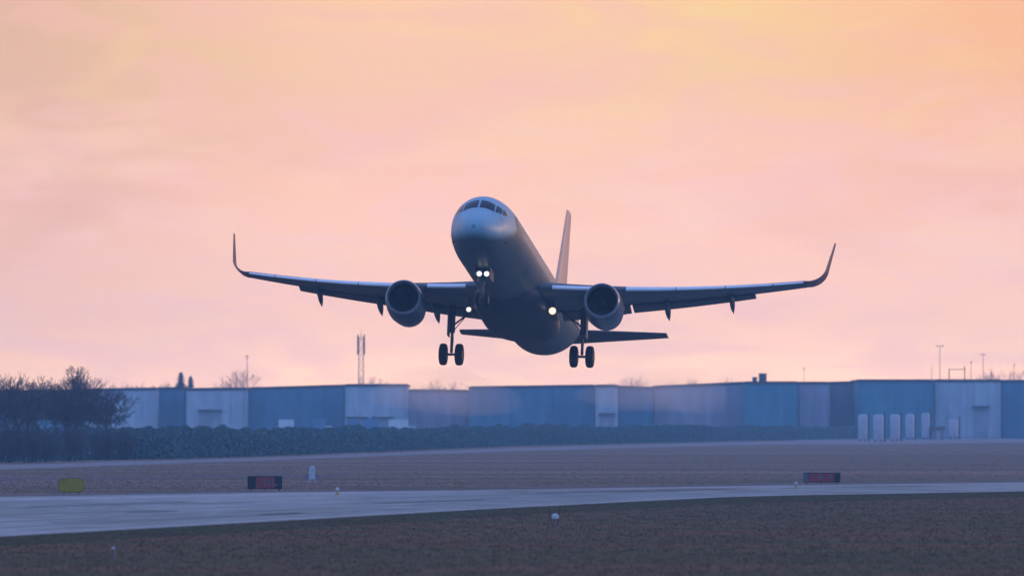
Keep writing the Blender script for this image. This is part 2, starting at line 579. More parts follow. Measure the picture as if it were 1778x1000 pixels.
def shrub(label, loc, height, width, seed, mat='bark', group=None, name='bare_shrub', n=26):
    rd = random.Random(seed)
    t = empty(name, loc)
    tag(t, label, 'shrub', group)
    stem = Segs(); tw = Segs()
    for i in range(n):
        a = rd.uniform(0, 6.283); lean = rd.uniform(0, .9)
        p = Vector((rd.gauss(0, width * .18), rd.gauss(0, width * .18), 0))
        d = Vector((math.cos(a) * lean, math.sin(a) * lean, 1)).normalized()
        ln = height * rd.uniform(.55, 1.0)
        for k in range(4):
            q = p + d * (ln / 4)
            stem.add(tuple(p), tuple(q), .035 * (1 - k * .2), .035 * (.8 - k * .2))
            for j in range(6):
                sd = (d + Vector((rd.gauss(0, .7), rd.gauss(0, .7), rd.gauss(.1, .4)))).normalized()
                q2 = q + sd * rd.uniform(.3, .9) * height * .25
                tw.add(tuple(q), tuple(q2), .022, .012)
                for m_ in range(3):
                    sd2 = (sd + Vector((rd.gauss(0, .6), rd.gauss(0, .6), rd.gauss(.1, .4)))).normalized()
                    tw.add(tuple(q2), tuple(q2 + sd2 * rd.uniform(.2, .6) * height * .2), .014, .01)
            p = q
            d = (d + Vector((rd.gauss(0, .15), rd.gauss(0, .15), .05))).normalized()
    tag(stem.build('stem', M[mat], t, 4), kind='stuff')
    tw.build('twigs', M[mat + '_twig'], t, 3)
    return t


M['bark'] = material('bark', (0.035, 0.066, 0.075), 0.9, 0.1, var=0.3, vscale=1.5)
M['bark_twig'] = material('twig_bark', (0.095, 0.088, 0.085), 0.9, 0.1, var=0.3, vscale=0.8)
M['rust'] = material('red_bark', (0.075, 0.05, 0.05), 0.9, 0.1, var=0.3, vscale=1.5)
M['rust_twig'] = material('red_twig_bark', (0.16, 0.075, 0.07), 0.9, 0.1, var=0.3, vscale=0.8)
M['conifer'] = material('conifer_needles', (0.022, 0.038, 0.024), 0.8, 0.1, var=0.5, vscale=1.2)
M['hedge'] = material('hedge_scrub', (0.065, 0.145, 0.15), 0.85, 0.1, var=0.5, vscale=0.12, col2=(0.09, 0.14, 0.14), detail=6)

TREES = 'bare trees at the left end of the airfield'
tree_rows = [
    # px, base row, top row, spread, seed, label
    (154, 798, 633, 1.05, 12, 'tallest bare tree with a round brownish crown, right end of the tree group'),
    (108, 800, 652, 1.0, 23, 'bare tree directly left of the tallest round crowned tree'),
    (60, 801, 644, 0.9, 5, 'bare tree with an upright forked crown in the middle of the tree group'),
    (18, 802, 648, 1.0, 41, 'bare tree cut by the left edge of the picture'),
    (200, 797, 668, 1.0, 61, 'smaller slender bare tree at the right rim of the tallest tree'),
    (-45, 803, 640, 1.1, 77, 'bare tree standing just outside the left edge of the picture'),
    (85, 788, 660, 1.0, 81, 'thin bare tree standing behind the gap between the front trees'),
    (35, 788, 658, 1.0, 91, 'thin bare tree behind the leftmost front trees'),
]
for px, by, ty, sp, sd, lb in tree_rows:
    p = at(px, by)
    h = (by - ty) * p[1] / F
    bare_tree(lb, 'tree', p, h, sp, sd, group=TREES, levels=7 if sd == 12 else 6, twig=0.014 if sd == 12 else 0.018, trunk_frac=0.26, trunk_r=0.2 if sd != 61 else 0.12)
for i, (px, by, hh, lb) in enumerate([
        (10, 803, 3.2, 'bare shrub under the leftmost tree'), (45, 803, 3.6, 'bare shrub between the two leftmost trunks'),
        (82, 802, 3.0, 'bare shrub left of the tallest tree group trunk'), (125, 801, 3.4, 'bare shrub at the foot of the tallest tree, left side'),
        (178, 799, 3.2, 'bare shrub at the foot of the tallest tree, right side'), (208, 798, 3.0, 'bare shrub at the right end of the tree group'),
        (-30, 804, 3.4, 'bare shrub outside the left edge of the picture')]):
    shrub(lb, at(px, by), hh, 3.4, 100 + i, group='shrubs under the bare trees', n=22)

# the long scrub belt behind the service road reads as one dark mass
hedge_base = [(-400, 812), (190, 800), (430, 793), (900, 774), (1300, 765), (1490, 762), (1640, 758), (1778, 755)]


def scrub(name, label, px0, px1, n, hfun, seed, mat='hedge', dback=60):
    rg = np.random.default_rng(seed)
    px = rg.uniform(px0, px1, n)
    by = np.array([interp(hedge_base, p) for p in px])
    d = F * H / (by - HZ) + rg.uniform(0, 1, n) * dback
    d = d + 30.0 * np.clip((300 - px) / 130, 0, 1)
    x = (px - 889) / F * d
    ht = np.array([hfun(p) for p in px])
    kn = np.arange(px0 - 20, px1 + 20, 3.0)
    nz = rg.normal(0, 1, len(kn)); nz = np.convolve(nz, np.hanning(9) / np.hanning(9).sum(), 'same') * 1.4 + np.convolve(rg.normal(0, 1, len(kn)), np.hanning(60) / np.hanning(60).sum(), 'same') * 3
    ht = ht * (1 + 0.085 * np.clip(np.interp(px, kn, nz), -1.5, 2.5))
    z = ht * rg.uniform(0, 1, n) ** 0.8
    s = rg.uniform(0.05, 0.20, n)
    a = rg.uniform(0, 2 * np.pi, n); tl = rg.uniform(-0.9, 0.9, n)
    ux, uy = np.cos(a) * s, np.sin(a) * s
    vz = s * np.cos(tl) * 1.3; vx = -np.sin(a) * s * np.sin(tl); vy = np.cos(a) * s * np.sin(tl)
    c = np.stack([x, d, z], 1)
    u = np.stack([ux, uy, np.zeros(n)], 1); v = np.stack([vx, vy, vz], 1)
    V = np.stack([c - u, c - v * .8, c + u, c + v], 1)
    o = np_mesh(name, V.reshape(-1, 3), np.arange(n * 4).reshape(-1, 4), M[mat])
    return tag(o, label, 'hedge', kind='stuff')


scrub('scrub_hedge', 'long dark hedge of winter scrub between the service road and the warehouses', -300, 1490, 260000, lambda p: 3.25 - 0.45 * min(max((p - 190) / 1300, 0), 1), 3)
scrub('scrub_hedge', 'short dark hedge right of the white storage tanks', 1668, 2050, 40000, lambda p: 2.55, 9)


def conifer(label, px, d, top, wpx, seed, group):
    rd = random.Random(seed)
    x, zt = col_at(px, d, top)
    t = empty('fir_tree', (x, d, 0))
    tag(t, label, 'tree', group)
    MB().tube((0, 0, 0), (0, 0, zt * .97), .22, .03, 7).build('trunk', M['bark'], t)
    mb = MB()
    W = wpx * d / F / 2
    z = zt * .25
    while z < zt:
        fr = 1 - (z - zt * .25) / (zt * .75)
        r = W * (0.12 + fr ** .42) * rd.uniform(.8, 1.1)
        nb = 9
        o = rd.uniform(0, 6)
        for i in range(nb):
            a = o + 6.283 * i / nb + rd.uniform(-.2, .2)
            rr = r * rd.uniform(.7, 1.15)
            ca, sa = math.cos(a), math.sin(a)
            hw = .28 + .1 * rr
            mb.add([(0, 0, z + .25), (ca * rr * .6 - sa * hw, sa * rr * .6 + ca * hw, z - .1), (ca * rr, sa * rr, z - .35 * rr), (ca * rr * .6 + sa * hw, sa * rr * .6 - ca * hw, z - .1)],
                   [(0, 1, 2), (0, 2, 3)])
        z += .32
    mb.build('crown', M['conifer'], t)


conifer('taller of the two dark fir trees rising behind the flat roofs', 314, 2420, 646, 34, 3, 'fir trees behind the warehouses')
conifer('shorter dark fir tree touching the taller fir behind the roofs', 331, 2420, 653, 28, 5, 'fir trees behind the warehouses')

# bare trees that show above the roofs
for px, d, ty, sd, lb, mt in [
        (418, 2420, 640, 201, 'bare tree beside the thin mast behind the warehouses', 'rust'),
        (240, 2400, 660, 207, 'low bare tree behind the roof right of the tree group', 'bark'),
        (268, 2400, 662, 208, 'low bare tree left of the dark firs behind the roof', 'rust'),
        (655, 2420, 652, 202, 'small bare tree right of the lattice mast', 'bark'),
        (735, 2420, 657, 203, 'low bare tree in the roof gap under the left wheels', 'rust'),
        (775, 2430, 660, 204, 'low bare tree at the right of the roof gap under the wheels', 'rust'),
        (1110, 2430, 653, 205, 'bare tree behind the narrow pale bay right of the aircraft', 'rust'),
        (1185, 2430, 657, 209, 'bare reddish tree left of the humped bush behind the roofs', 'rust'),
        (1258, 2430, 652, 206, 'bushy bare tree left of the small dark roof block', 'rust'),
        (1742, 2440, 640, 210, 'reddish bare tree above the roof near the right edge', 'rust'),
        (1770, 2440, 637, 211, 'bare tree at the right edge above the last roof', 'bark')]:
    x, z = col_at(px, d, ty)
    bare_tree(lb, 'tree', (x, d, 0), z, 1.1, sd, mat=mt, group='bare trees behind the warehouses', levels=5, twig=0.03, trunk_r=0.25)

# ------------------------------------------------------------------ warehouses
M['w_pale'] = material('pale_cladding', (0.47, 0.50, 0.53), 0.7, 0.2, var=0.20, vscale=0.25, stretch=(1, 1, .3))
M['w_pale2'] = material('pale_mauve_cladding', (0.40, 0.37, 0.42), 0.7, 0.2, var=0.20, vscale=0.25, stretch=(1, 1, .3))
M['w_blue'] = material('blue_cladding', (0.08, 0.215, 0.30), 0.7, 0.2, var=0.20, vscale=0.25, stretch=(1, 1, .3))
M['w_teal'] = material('teal_cladding', (0.07, 0.235, 0.30), 0.7, 0.2, var=0.20, vscale=0.25, stretch=(1, 1, .3))
M['w_grey'] = material('grey_cladding', (0.22, 0.21, 0.23), 0.7, 0.2, var=0.20, vscale=0.25, stretch=(1, 1, .3))
M['parapet'] = material('brown_parapet', (0.085, 0.06, 0.05), 0.8, 0.2, var=0.2, vscale=0.3)
M['door'] = material('dock_door', (0.33, 0.33, 0.36), 0.6, 0.3, var=0.15, vscale=0.4)
M['wglass'] = material('window_glass', (0.03, 0.04, 0.05), 0.15, 0.5, var=0.1, vscale=0.5)
M['roofing'] = material('roof_felt', (0.10, 0.09, 0.09), 0.9, 0.1, var=0.2, vscale=0.1)
M['vent'] = material('roof_unit', (0.07, 0.07, 0.08), 0.7, 0.2, var=0.2, vscale=0.6)


def warehouse(label, px0, px1, top0, top1, d, mat, nb, deep=45, door=None, windows=0, vents=(), canopy=False):
    x0, za = col_at(px0, d, top0)
    x1, zb = col_at(px1, d, top1)
    t = empty('warehouse', ((x0 + x1) / 2, d, 0))
    tag(t, label, 'building', 'flat roofed warehouses beyond the hedge')
    hw = (x1 - x0) / 2
    zz = lambda x: za + (zb - za) * (x + hw) / (2 * hw)
    par = 0.62
    # wall
    mb = MB()
    def slab(xa, xb, ya, yb, z0, dz0, dz1, m_):
        a, b = zz(xa), zz(xb)
        m_.add([(xa, ya, z0 if z0 is not None else a + dz0), (xb, ya, z0 if z0 is not None else b + dz0), (xb, yb, z0 if z0 is not None else b + dz0), (xa, yb, z0 if z0 is not None else a + dz0),
                (xa, ya, a + dz1), (xb, ya, b + dz1), (xb, yb, b + dz1), (xa, yb, a + dz1)],
               [(3, 2, 1, 0), (4, 5, 6, 7), (0, 1, 5, 4), (1, 2, 6, 5), (2, 3, 7, 6), (3, 0, 4, 7)])
    slab(-hw, hw, 0, deep, 0.0, 0, -par, mb)
    mb.build('wall', M[mat], t)
    mb = MB(); slab(-hw - .25, hw + .25, -.3, deep + .3, None, -par, -.12, mb); slab(-hw + .3, hw - .3, .3, deep - .3, None, -.12, -.02, mb)
    mb.build('parapet', M['parapet'], t)
    for i in range(max(2, nb // 3) + 1):
        xc = -hw + .35 + i * (2 * hw - .7) / max(2, nb // 3)
        MB().tube((xc, -.24, 0), (xc, -.24, zz(xc) - par - .02), .08, n=6).build('downpipe', M[mat], t)
    # cladding panels, each standing proud of the wall with an open joint
    pw = 2 * hw / nb
    for i in range(nb):
        xa, xb = -hw + i * pw + .07, -hw + (i + 1) * pw - .07
        mb = MB()
        slab(xa, xb, -.14, -.003, 0.4, 0, -par - .25, mb)
        mb.build('panel', M[mat], t)
    if door:
        for fx, wd, ht in door:
            xc = -hw + fx * 2 * hw
            o = MB().box(xc - wd / 2, xc + wd / 2, -.30, -.143, 0, ht).build('dock_door', M['door'], t)
            MB().box(xc - wd / 2 - .25, xc + wd / 2 + .25, -1.3, -.146, ht + .003, ht + .25).build('door_canopy', M['parapet'], o)
    for i in range(windows):
        xc = -hw + (i + .5) * 2 * hw / windows
        z = (za + zb) / 2 - par - 2.1
        fr = MB().box(xc - .95, xc + .95, -.24, -.143, z - .55, z + .55).build('window', M['door'], t)
        MB().box(xc - .8, xc + .8, -.27, -.243, z - .42, z + .42).build('pane', M['wglass'], fr)
    for fx, wd, ht in vents:
        xc = -hw + fx * 2 * hw
        b = zz(xc)
        o = MB().box(xc - wd / 2, xc + wd / 2, 6, 6 + wd, b - .02, b + ht).build('roof_vent', M['vent'], t)
        MB().box(xc - wd / 2 - .12, xc + wd / 2 + .12, 5.88, 6.12 + wd, b + ht + .002, b + ht + .16).build('vent_cap', M['vent'], o)
    return t


WH = [
    ('blue warehouse half hidden behind the bare trees at the left edge', -420, 150, 678, 676, 2260, 'w_blue', 16, [(.3, 5, 5)], 0, ()),
    ('pale grey warehouse just right of the tallest bare tree', 150, 271, 674, 672, 2230, 'w_pale', 5, None, 0, ()),
    ('narrow blue warehouse bay in front of the dark fir trees', 272, 322, 672, 671, 2250, 'w_blue', 2, None, 0, ()),
    ('pale grey warehouse between the narrow blue bay and the thin mast', 323, 427, 673, 672, 2235, 'w_pale', 4, [(.4, 5, 6.2)], 0, ()),
    ('long dark blue warehouse left of the lattice mast', 428, 598, 672, 667, 2255, 'w_blue', 7, None, 0, ()),
    ('pale blue grey warehouse below the lattice mast', 599, 707, 666, 666, 2240, 'w_pale', 4, [(.2, 4.5, 4.6), (.6, 4.5, 4.6)], 0, ()),
    ('low mauve warehouse in the roof gap under the left main wheels', 708, 814, 675, 676, 2270, 'w_pale2', 4, None, 0, ()),
    ('long dark blue warehouse below the aircraft tail', 815, 1034, 670, 667, 2245, 'w_blue', 9, None, 0, ()),
    ('narrow pale warehouse bay under the right engine', 1035, 1073, 667, 667, 2225, 'w_pale', 2, [(.5, 3.2, 5.4)], 0, ()),
    ('short bright blue warehouse bay right of the narrow pale bay', 1074, 1134, 669, 671, 2250, 'w_blue', 3, None, 0, ()),
    ('wide mauve grey warehouse right of the aircraft', 1135, 1292, 669, 662, 2260, 'w_pale2', 6, None, 0, ()),
    ('teal blue warehouse under the small dark roof block', 1293, 1386, 661.5, 661.5, 2235, 'w_teal', 4, None, 0, ((.35, 1.7, 1.6), (.2, 1.0, .8))),
    ('narrow pale mauve warehouse bay right of the teal one', 1387, 1441, 662, 662, 2245, 'w_pale2', 2, None, 0, ()),
    ('dull grey warehouse bay behind the leftmost white tank', 1442, 1489, 662, 661, 2265, 'w_grey', 2, None, 0, ()),
    ('teal warehouse directly behind the row of white tanks', 1490, 1621, 658, 658, 2230, 'w_teal', 5, None, 0, ()),
    ('pale warehouse with a reddish patch right of the white tanks', 1622, 1738, 658, 658, 2240, 'w_pale', 5, [(.70, 3.4, 7)], 0, ()),
    ('blue warehouse at the right edge of the picture', 1739, 2150, 659, 657, 2250, 'w_blue', 14, None, 0, ()),
]
for lb, a, b, t0, t1, d, mt, nb, dr, wn, vn in WH:
    warehouse(lb, a, b, t0, t1, d, mt, nb, door=dr, windows=wn, vents=vn)

# ------------------------------------------------------------------ masts
M['mast'] = material('mast_steel', (0.16, 0.13, 0.13), 0.6, 0.3, metal=0.3, var=0.2, vscale=0.6)


def lattice_mast(label, px, d, top, wpx, cat='mast'):
    x, zt = col_at(px, d, top)
    t = empty('lattice_mast', (x, d, 0))
    tag(t, label, cat)
    W = wpx * d / F / 2
    prof = lambda z: W * (1.0 - .35 * z / zt)
    for sx in (-1, 1):
        for sy in (-1, 1):
            MB().tube((sx * prof(0), sy * prof(0), 0), (sx * prof(zt * .93), sy * prof(zt * .93), zt * .93), .10, .08, 6).build('leg', M['mast'], t)
    mb = MB()
    n = 14
    for k in range(n):
        z0, z1 = zt * .93 * k / n, zt * .93 * (k + 1) / n
        a, b = prof(z0), prof(z1)
        for (p, q) in (((-1, -1), (1, -1)), ((1, -1), (1, 1)), ((1, 1), (-1, 1)), ((-1, 1), (-1, -1))):
            mb.tube((p[0] * a, p[1] * a, z0), (q[0] * b, q[1] * b, z1), .045, n=4)
            mb.tube((q[0] * a, q[1] * a, z0), (p[0] * b, p[1] * b, z1), .045, n=4)
            mb.tube((p[0] * b, p[1] * b, z1), (q[0] * b, q[1] * b, z1), .04, n=4)
    mb.build('bracing', M['mast'], t)
    for k, fz in enumerate((.80, .86, .92)):
        for sx in (-1, 1):
            r = prof(zt * fz)
            MB().box(sx * (r + .25) - .16, sx * (r + .25) + .16, -.2, .2, zt * fz - .9, zt * fz + .9).build('antenna_panel', M['mast'], t)
    MB().tube((0, 0, zt * .90), (0, 0, zt), .09, .04, 6).build('spike', M['mast'], t)


lattice_mast('tall lattice antenna mast rising behind the warehouses left of the landing gear', 627, 2400, 572, 11)


def pole_mast(label, px, d, top, r, head=0, cross=0, group=None, name='floodlight_mast'):
    x, zt = col_at(px, d, top)
    t = empty(name, (x, d, 0))
    tag(t, label, 'mast', group)
    MB().tube((0, 0, 0), (0, 0, zt), r, r * .55, 8).build('pole', M['mast'], t)
    if cross:
        MB().tube((-cross, 0, zt - .5), (cross, 0, zt - .5), .07, n=6).build('crossarm', M['mast'], t)
    for i in range(head):
        xx = (i - (head - 1) / 2) * .7
        MB().box(xx - .18, xx + .18, -.2, .1, zt - .25, zt + .05).build('lamp_head', M['mast'], t)
    return t


G = 'thin masts above the roofs at the right'
pole_mast('thin spire mast beside the bare tree above the pale warehouse', 429, 2400, 616, .13, name='antenna_mast', cross=.6)
pole_mast('tallest thin mast with a lamp head above the roofs at the right', 1632, 2380, 600, .11, head=3, group=G)
pole_mast('short thin mast left of the tallest mast above the right roofs', 1618, 2380, 634, .08, group=G)
pole_mast('thin mast right of the crossbar frame above the right roofs', 1686, 2380, 628, .09, head=1, group=G)
pole_mast('second tallest thin mast with a crossarm above the right roofs', 1707, 2380, 612, .11, cross=.8, group=G)
pole_mast('thin mast above the roof close to the right edge of the picture', 1761, 2380, 632, .09, head=1, group=G)
pole_mast('thin mast on the roof line between the teal and mauve bays', 1396, 2380, 636, .08, cross=.35, group=G)
xa, za = col_at(1648, 2380, 640); xb, zb = col_at(1675, 2380, 640)
t = empty('gantry_frame', ((xa + xb) / 2, 2380, 0))
tag(t, 'slim crossbar frame on two posts above the right roofs', 'gantry')
hw = (xb - xa) / 2
MB().tube((-hw, 0, 0), (-hw, 0, za), .12, n=6).build('post', M['mast'], t)
MB().tube((hw, 0, 0), (hw, 0, za + .6), .12, n=6).build('post', M['mast'], t)
MB().tube((-hw + .121, 0, za - .15), (hw - .121, 0, za - .15), .09, n=6).build('crossbar', M['mast'], t)

# ------------------------------------------------------------------ tanks, trucks
M['tank'] = material('tank_paint', (0.46, 0.44, 0.47), 0.6, 0.3, var=0.14, vscale=0.9)
M['dark_pipe'] = material('dark_pipe', (0.04, 0.045, 0.055), 0.6, 0.3, var=0.2, vscale=1)


def tank(label, px, by, top, wpx, pipe, group):
    x, d, _ = at(px, by)
    r = wpx * d / F / 2
    zt = H - (top - HZ) * d / F
    t = empty('storage_tank', (x, d, 0))
    tag(t, label, 'tank', group)
    MB().lathe([(.45, r * .97), (.5, r), (zt - .35, r), (zt - .12, r * .86), (zt - .03, r * .5), (zt, .02)], 'z', n=20, cap0=True).build('shell', M['tank'], t, 40)
    for k in range(4):
        a = math.pi / 4 + k * math.pi / 2
        MB().box(r * .75 * math.cos(a) - .09, r * .75 * math.cos(a) + .09, r * .75 * math.sin(a) - .09, r * .75 * math.sin(a) + .09, 0, .449).build('leg', M['dark_pipe'], t)
    mb = MB()
    for z in (zt * .35, zt * .65):
        mb.lathe([(z - .05, r + .001), (z - .05, r + .03), (z + .05, r + .03), (z + .05, r + .001)], 'z', n=20)
    mb.build('hoop', M['tank'], t)
    if pipe:
        MB().tube((r + .28, .3, 0), (r + .28, .3, zt + pipe), .17, n=7).build('vent_pipe', M['dark_pipe'], t)
    return t


GT = 'white storage tanks standing in a row'
for px, by, tp, wd, pipe, lb in [
        (1498, 766, 719, 16, .25, 'leftmost white tank of the row of five'),
        (1525, 767, 719, 18, .5, 'widest white tank, second in the row of five'),
        (1554, 766, 719, 17, .4, 'white tank in the middle of the row of five'),
        (1580, 764, 718, 15, .1, 'fourth white tank of the row, beside the tall dark pipe'),
        (1607, 763, 716, 14, .9, 'rightmost and brightest white tank of the row of five')]:
    tank(lb, px, by, tp, wd, pipe, GT)
tank('lone white tank standing apart right of the row of tanks', 1655, 762, 728, 17, .9, 'white storage tanks standing apart')
x, d, _ = at(1629, 763)
t = empty('pump_shed', (x, d, 0))
tag(t, 'low dark shed between the row of white tanks and the lone tank', 'shed')
MB().box(-1.2, 1.2, -.9, .9, 0, 2.1).build('wall', M['w_grey'], t)
MB().add([(-1.4, -1.1, 2.103), (1.4, -1.1, 2.103), (1.4, 1.1, 2.103), (-1.4, 1.1, 2.103), (-1.4, 0, 2.8), (1.4, 0, 2.8)],
         [(0, 1, 5, 4), (2, 3, 4, 5), (0, 4, 3), (1, 2, 5), (0, 3, 2, 1)]).build('roof', M['parapet'], t)
MB().box(-.45, .45, -.93, -.903, 0, 1.9).build('door', M['door'], t)
x, d, _ = at(1670, 761)
t = empty('tank_trailer', (x, d, 0))
tag(t, 'small pale tank trailer right beside the lone white tank', 'trailer')
MB().lathe([(-1.1, .3), (-1.0, .75), (-.6, .95), (.6, .95), (1.0, .75), (1.1, .3)], 'x', (0, 0, 1.75), 16, True, True).build('tank_body', M['tank'], t, 40)
MB().box(-1.0, 1.0, -.5, .5, .62, .80).build('chassis', M['dark_pipe'], t)
for sx in (-.6, .6):
    for sy in (-.6, .6):
        MB().lathe([(-.12, .40), (-.1, .46), (.1, .46), (.12, .40)], 'y', (sx, sy, .46), 14, True, True).build('wheel', M['tyre'], t)

M['truck_white'] = material('truck_box_paint', (0.66, 0.68, 0.70), 0.5, 0.3, var=0.08, vscale=0.4)
M['truck_blue'] = material('truck_cab_paint', (0.10, 0.22, 0.36), 0.4, 0.4, var=0.1, vscale=0.6)


def truck(label, px, d, top, lpx, cab, cabmat, boxmat):
    x, zt = col_at(px, d, top)
    L = lpx * d / F / 2
    t = empty('box_truck', (x, d, 0))
    tag(t, label, 'truck', 'trucks parked in front of the warehouses')
    s = cab
    MB().box(-L, L, -1.2, 1.2, 1.1, zt).build('cargo_box', M[boxmat], t)
    MB().box(-L, L, -1.0, 1.0, .75, 1.097).build('chassis', M['dark_pipe'], t)
    c0 = s * (L + .08); c1 = s * (L + 1.7)
    a, b = min(c0, c1), max(c0, c1)
    fr = .35
    vs = [(c0, -1.15, .6), (c1, -1.15, .6), (c1, 1.15, .6), (c0, 1.15, .6), (c0, -1.1, 2.9), (c1 - s * fr, -1.1, 2.9), (c1 - s * fr, 1.1, 2.9), (c0, 1.1, 2.9)]
    cb = MB().add(vs, [(3, 2, 1, 0), (4, 5, 6, 7), (0, 1, 5, 4), (1, 2, 6, 5), (2, 3, 7, 6), (3, 0, 4, 7)]).build('cab', M[cabmat], t)
    MB().box(a + .35, b - .55, -1.17, -1.13, 1.8, 2.6).build('window', M['wglass'], cb)
    for xx in (-L * .7, -L * .35, c0 + s * .9):
        for sy in (-1.0, 1.0):
            MB().lathe([(-.15, .42), (-.13, .5), (.13, .5), (.15, .42)], 'y', (xx, sy, .5), 14, True, True).build('wheel', M['tyre'], t)


truck('pale truck with a light box parked at the right of the truck line', 692, 2080, 728, 34, 1, 'truck_white', 'truck_white')
truck('dark blue truck parked left of the pale truck', 645, 2085, 727, 26, 1, 'truck_blue', 'truck_blue')
truck('dark truck parked below the lattice mast', 614, 2090, 727, 20, -1, 'truck_blue', 'truck_blue')
truck('pale blue truck in front of the long dark blue warehouse', 553, 2085, 727, 24, 1, 'truck_white', 'truck_blue')
truck('pale truck at the left of the truck line', 497, 2085, 728, 26, -1, 'truck_blue', 'truck_white')

# ------------------------------------------------------------------ airfield signs and markers
M['sign_red'] = material('sign_red', (0.30, 0.045, 0.05), 0.5, 0.3, var=0.15, vscale=2)
M['sign_dark'] = material('sign_black', (0.018, 0.02, 0.03), 0.5, 0.3, var=0.15, vscale=2)
M['sign_yellow'] = material('sign_yellow', (0.38, 0.25, 0.008), 0.5, 0.3, var=0.12, vscale=2)
M['sign_frame'] = material('sign_frame', (0.22, 0.14, 0.01), 0.5, 0.3, var=0.15, vscale=2)
M['sign_pale'] = material('sign_white', (0.15, 0.12, 0.135), 0.5, 0.3, var=0.1, vscale=2)
M['white'] = material('marker_white', (0.48, 0.47, 0.50), 0.6, 0.3, var=0.06, vscale=4)
M['mauve'] = material('faded_red_panel', (0.28, 0.17, 0.22), 0.6, 0.3, var=0.15, vscale=3)


def sign(label, px, by, wpx, hpx, panels, marks, ends='sign_dark', name='taxiway_sign'):
    x, d, _ = at(px, by)
    k = d / F
    W, Hh = wpx * k, hpx * k
    t = empty(name, (x, d, 0))
    tag(t, label, 'sign')
    z0 = .14
    MB().box(-W / 2, W / 2, 0, .22, z0, Hh).build('cabinet', M[ends], t)
    for fa, fb, mt in panels:
        MB().box(-W / 2 + fa * W + .012, -W / 2 + fb * W - .012, -.03, -.003, z0 + .05, Hh - .05).build('face_panel', M[mt], t)
    if marks:
        mb = MB()
        for (a, b, c, e) in marks:
            mb.box(-W / 2 + a * W, -W / 2 + b * W, -.045, -.033, z0 + c * (Hh - z0), z0 + e * (Hh - z0))
        mb.build('lettering', M['sign_pale'], t)
    for fx in (.08, .5, .92):
        MB().tube((-W / 2 + fx * W, .11, 0), (-W / 2 + fx * W, .11, z0 - .002), .035, n=8).build('leg', M['gear'], t)
    return t


sign('dark red taxiway sign with a black left panel beyond the runway', 460, 853, 60, 27, [(.0, .23, 'sign_dark'), (.23, .80, 'sign_red'), (.80, 1, 'sign_dark')],
     [(.49, .53, .2, .72), (.53, .64, .62, .72), (.60, .64, .2, .62), (.71, .74, .25, .75), (.74, .88, .25, .35)])
sign('dark red taxiway sign with a black right end at the right of the field', 1427, 841, 64, 21, [(0, .14, 'sign_pale'), (.14, .84, 'sign_red'), (.84, 1, 'sign_dark')],
     [(.42, .52, .35, .75), (.68, .76, .45, .75)])
x, d, _ = at(124, 858)
t = empty('taxiway_sign', (x, d, 0))
tag(t, 'rounded yellow taxiway sign standing alone at the left of the field', 'sign')


def rounded(W, Hh, y0, y1, zc, n=28, e=.55):
    rings = []
    for y in (y0, y1):
        rings.append([(W * math.copysign(abs(math.cos(a)) ** e, math.cos(a)), y, zc + Hh * math.copysign(abs(math.sin(a)) ** e, math.sin(a))) for a in [2 * math.pi * k / n for k in range(n)]])
    return MB().loft(rings)


rounded(.72, .39, 0, .24, .50).build('cabinet', M['sign_frame'], t, 40)
rounded(.68, .35, -.02, -.003, .50).build('face_panel', M['sign_yellow'], t, 40)
for fx in (-.4, .4):
    MB().tube((fx, .12, 0), (fx, .12, .115), .04, n=8).build('leg', M['gear'], t)
# white light unit with faded red side panels
x, d, _ = at(542, 839)
t = empty('approach_light_unit', (x, d, 0))
tag(t, 'small white light unit with faded red side panels beyond the runway', 'light unit')
MB().box(-.2, .2, -.2, .2, .28, 1.02).build('housing', M['white'], t)
MB().lathe([(0, .17), (.06, .17), (.1, .02)], 'z', (0, 0, 1.02), 14, True).build('lamp_cap', M['white'], t)
for s in (-1, 1):
    MB().add([(s * .24, -.05, .2), (s * .52, .1, .2), (s * .52, .1, .45), (s * .24, -.05, .70), (s * .24, 0, .2), (s * .52, .15, .2), (s * .52, .15, .45), (s * .24, 0, .70)],
             [(0, 1, 2, 3), (4, 5, 6, 7), (0, 1, 5, 4), (1, 2, 6, 5), (2, 3, 7, 6), (3, 0, 4, 7)]).build('side_panel', M['mauve'], t)
    MB().tube((s * .2, 0, 0), (s * .2, 0, .28), .03, n=6).build('leg', M['white'], t)
    MB().tube((s * .2, 0, .55), (s * .40, .03, .40), .025, n=6).build('bracket', M['gear'], t)

# the pale marker with two dark stalks in the front field
x, d, _ = at(964, 914)
t = empty('field_marker', (x, d, 0))
tag(t, 'white capped field marker with two thin dark stalks in the front grass', 'marker')
MB().lathe([(0, .05), (.30, .045)], 'z', n=10).build('post', M['sign_pale'], t)
MB().lathe([(.29, .06), (.31, .13), (.40, .14), (.48, .09), (.51, .02)], 'z', n=16, cap0=True).build('cap', M['white'], t, 50)
for s, h in ((-1, .80), (.8, .78)):
    MB().tube((s * .10, 0, 0), (s * .24, .02, h), .016, .012, 6).build('stalk', M['sign_dark'], t)
x, d, _ = at(197, 968)
t = empty('field_marker', (x, d, 0))
tag(t, 'small pale stake marker at the lower left of the front grass', 'marker')
MB().lathe([(0, .05), (.26, .045)], 'z', n=10).build('post', M['sign_pale'], t)
MB().lathe([(.262, .06), (.30, .06), (.32, .02)], 'z', n=10, cap0=True).build('cap', M['white'], t)

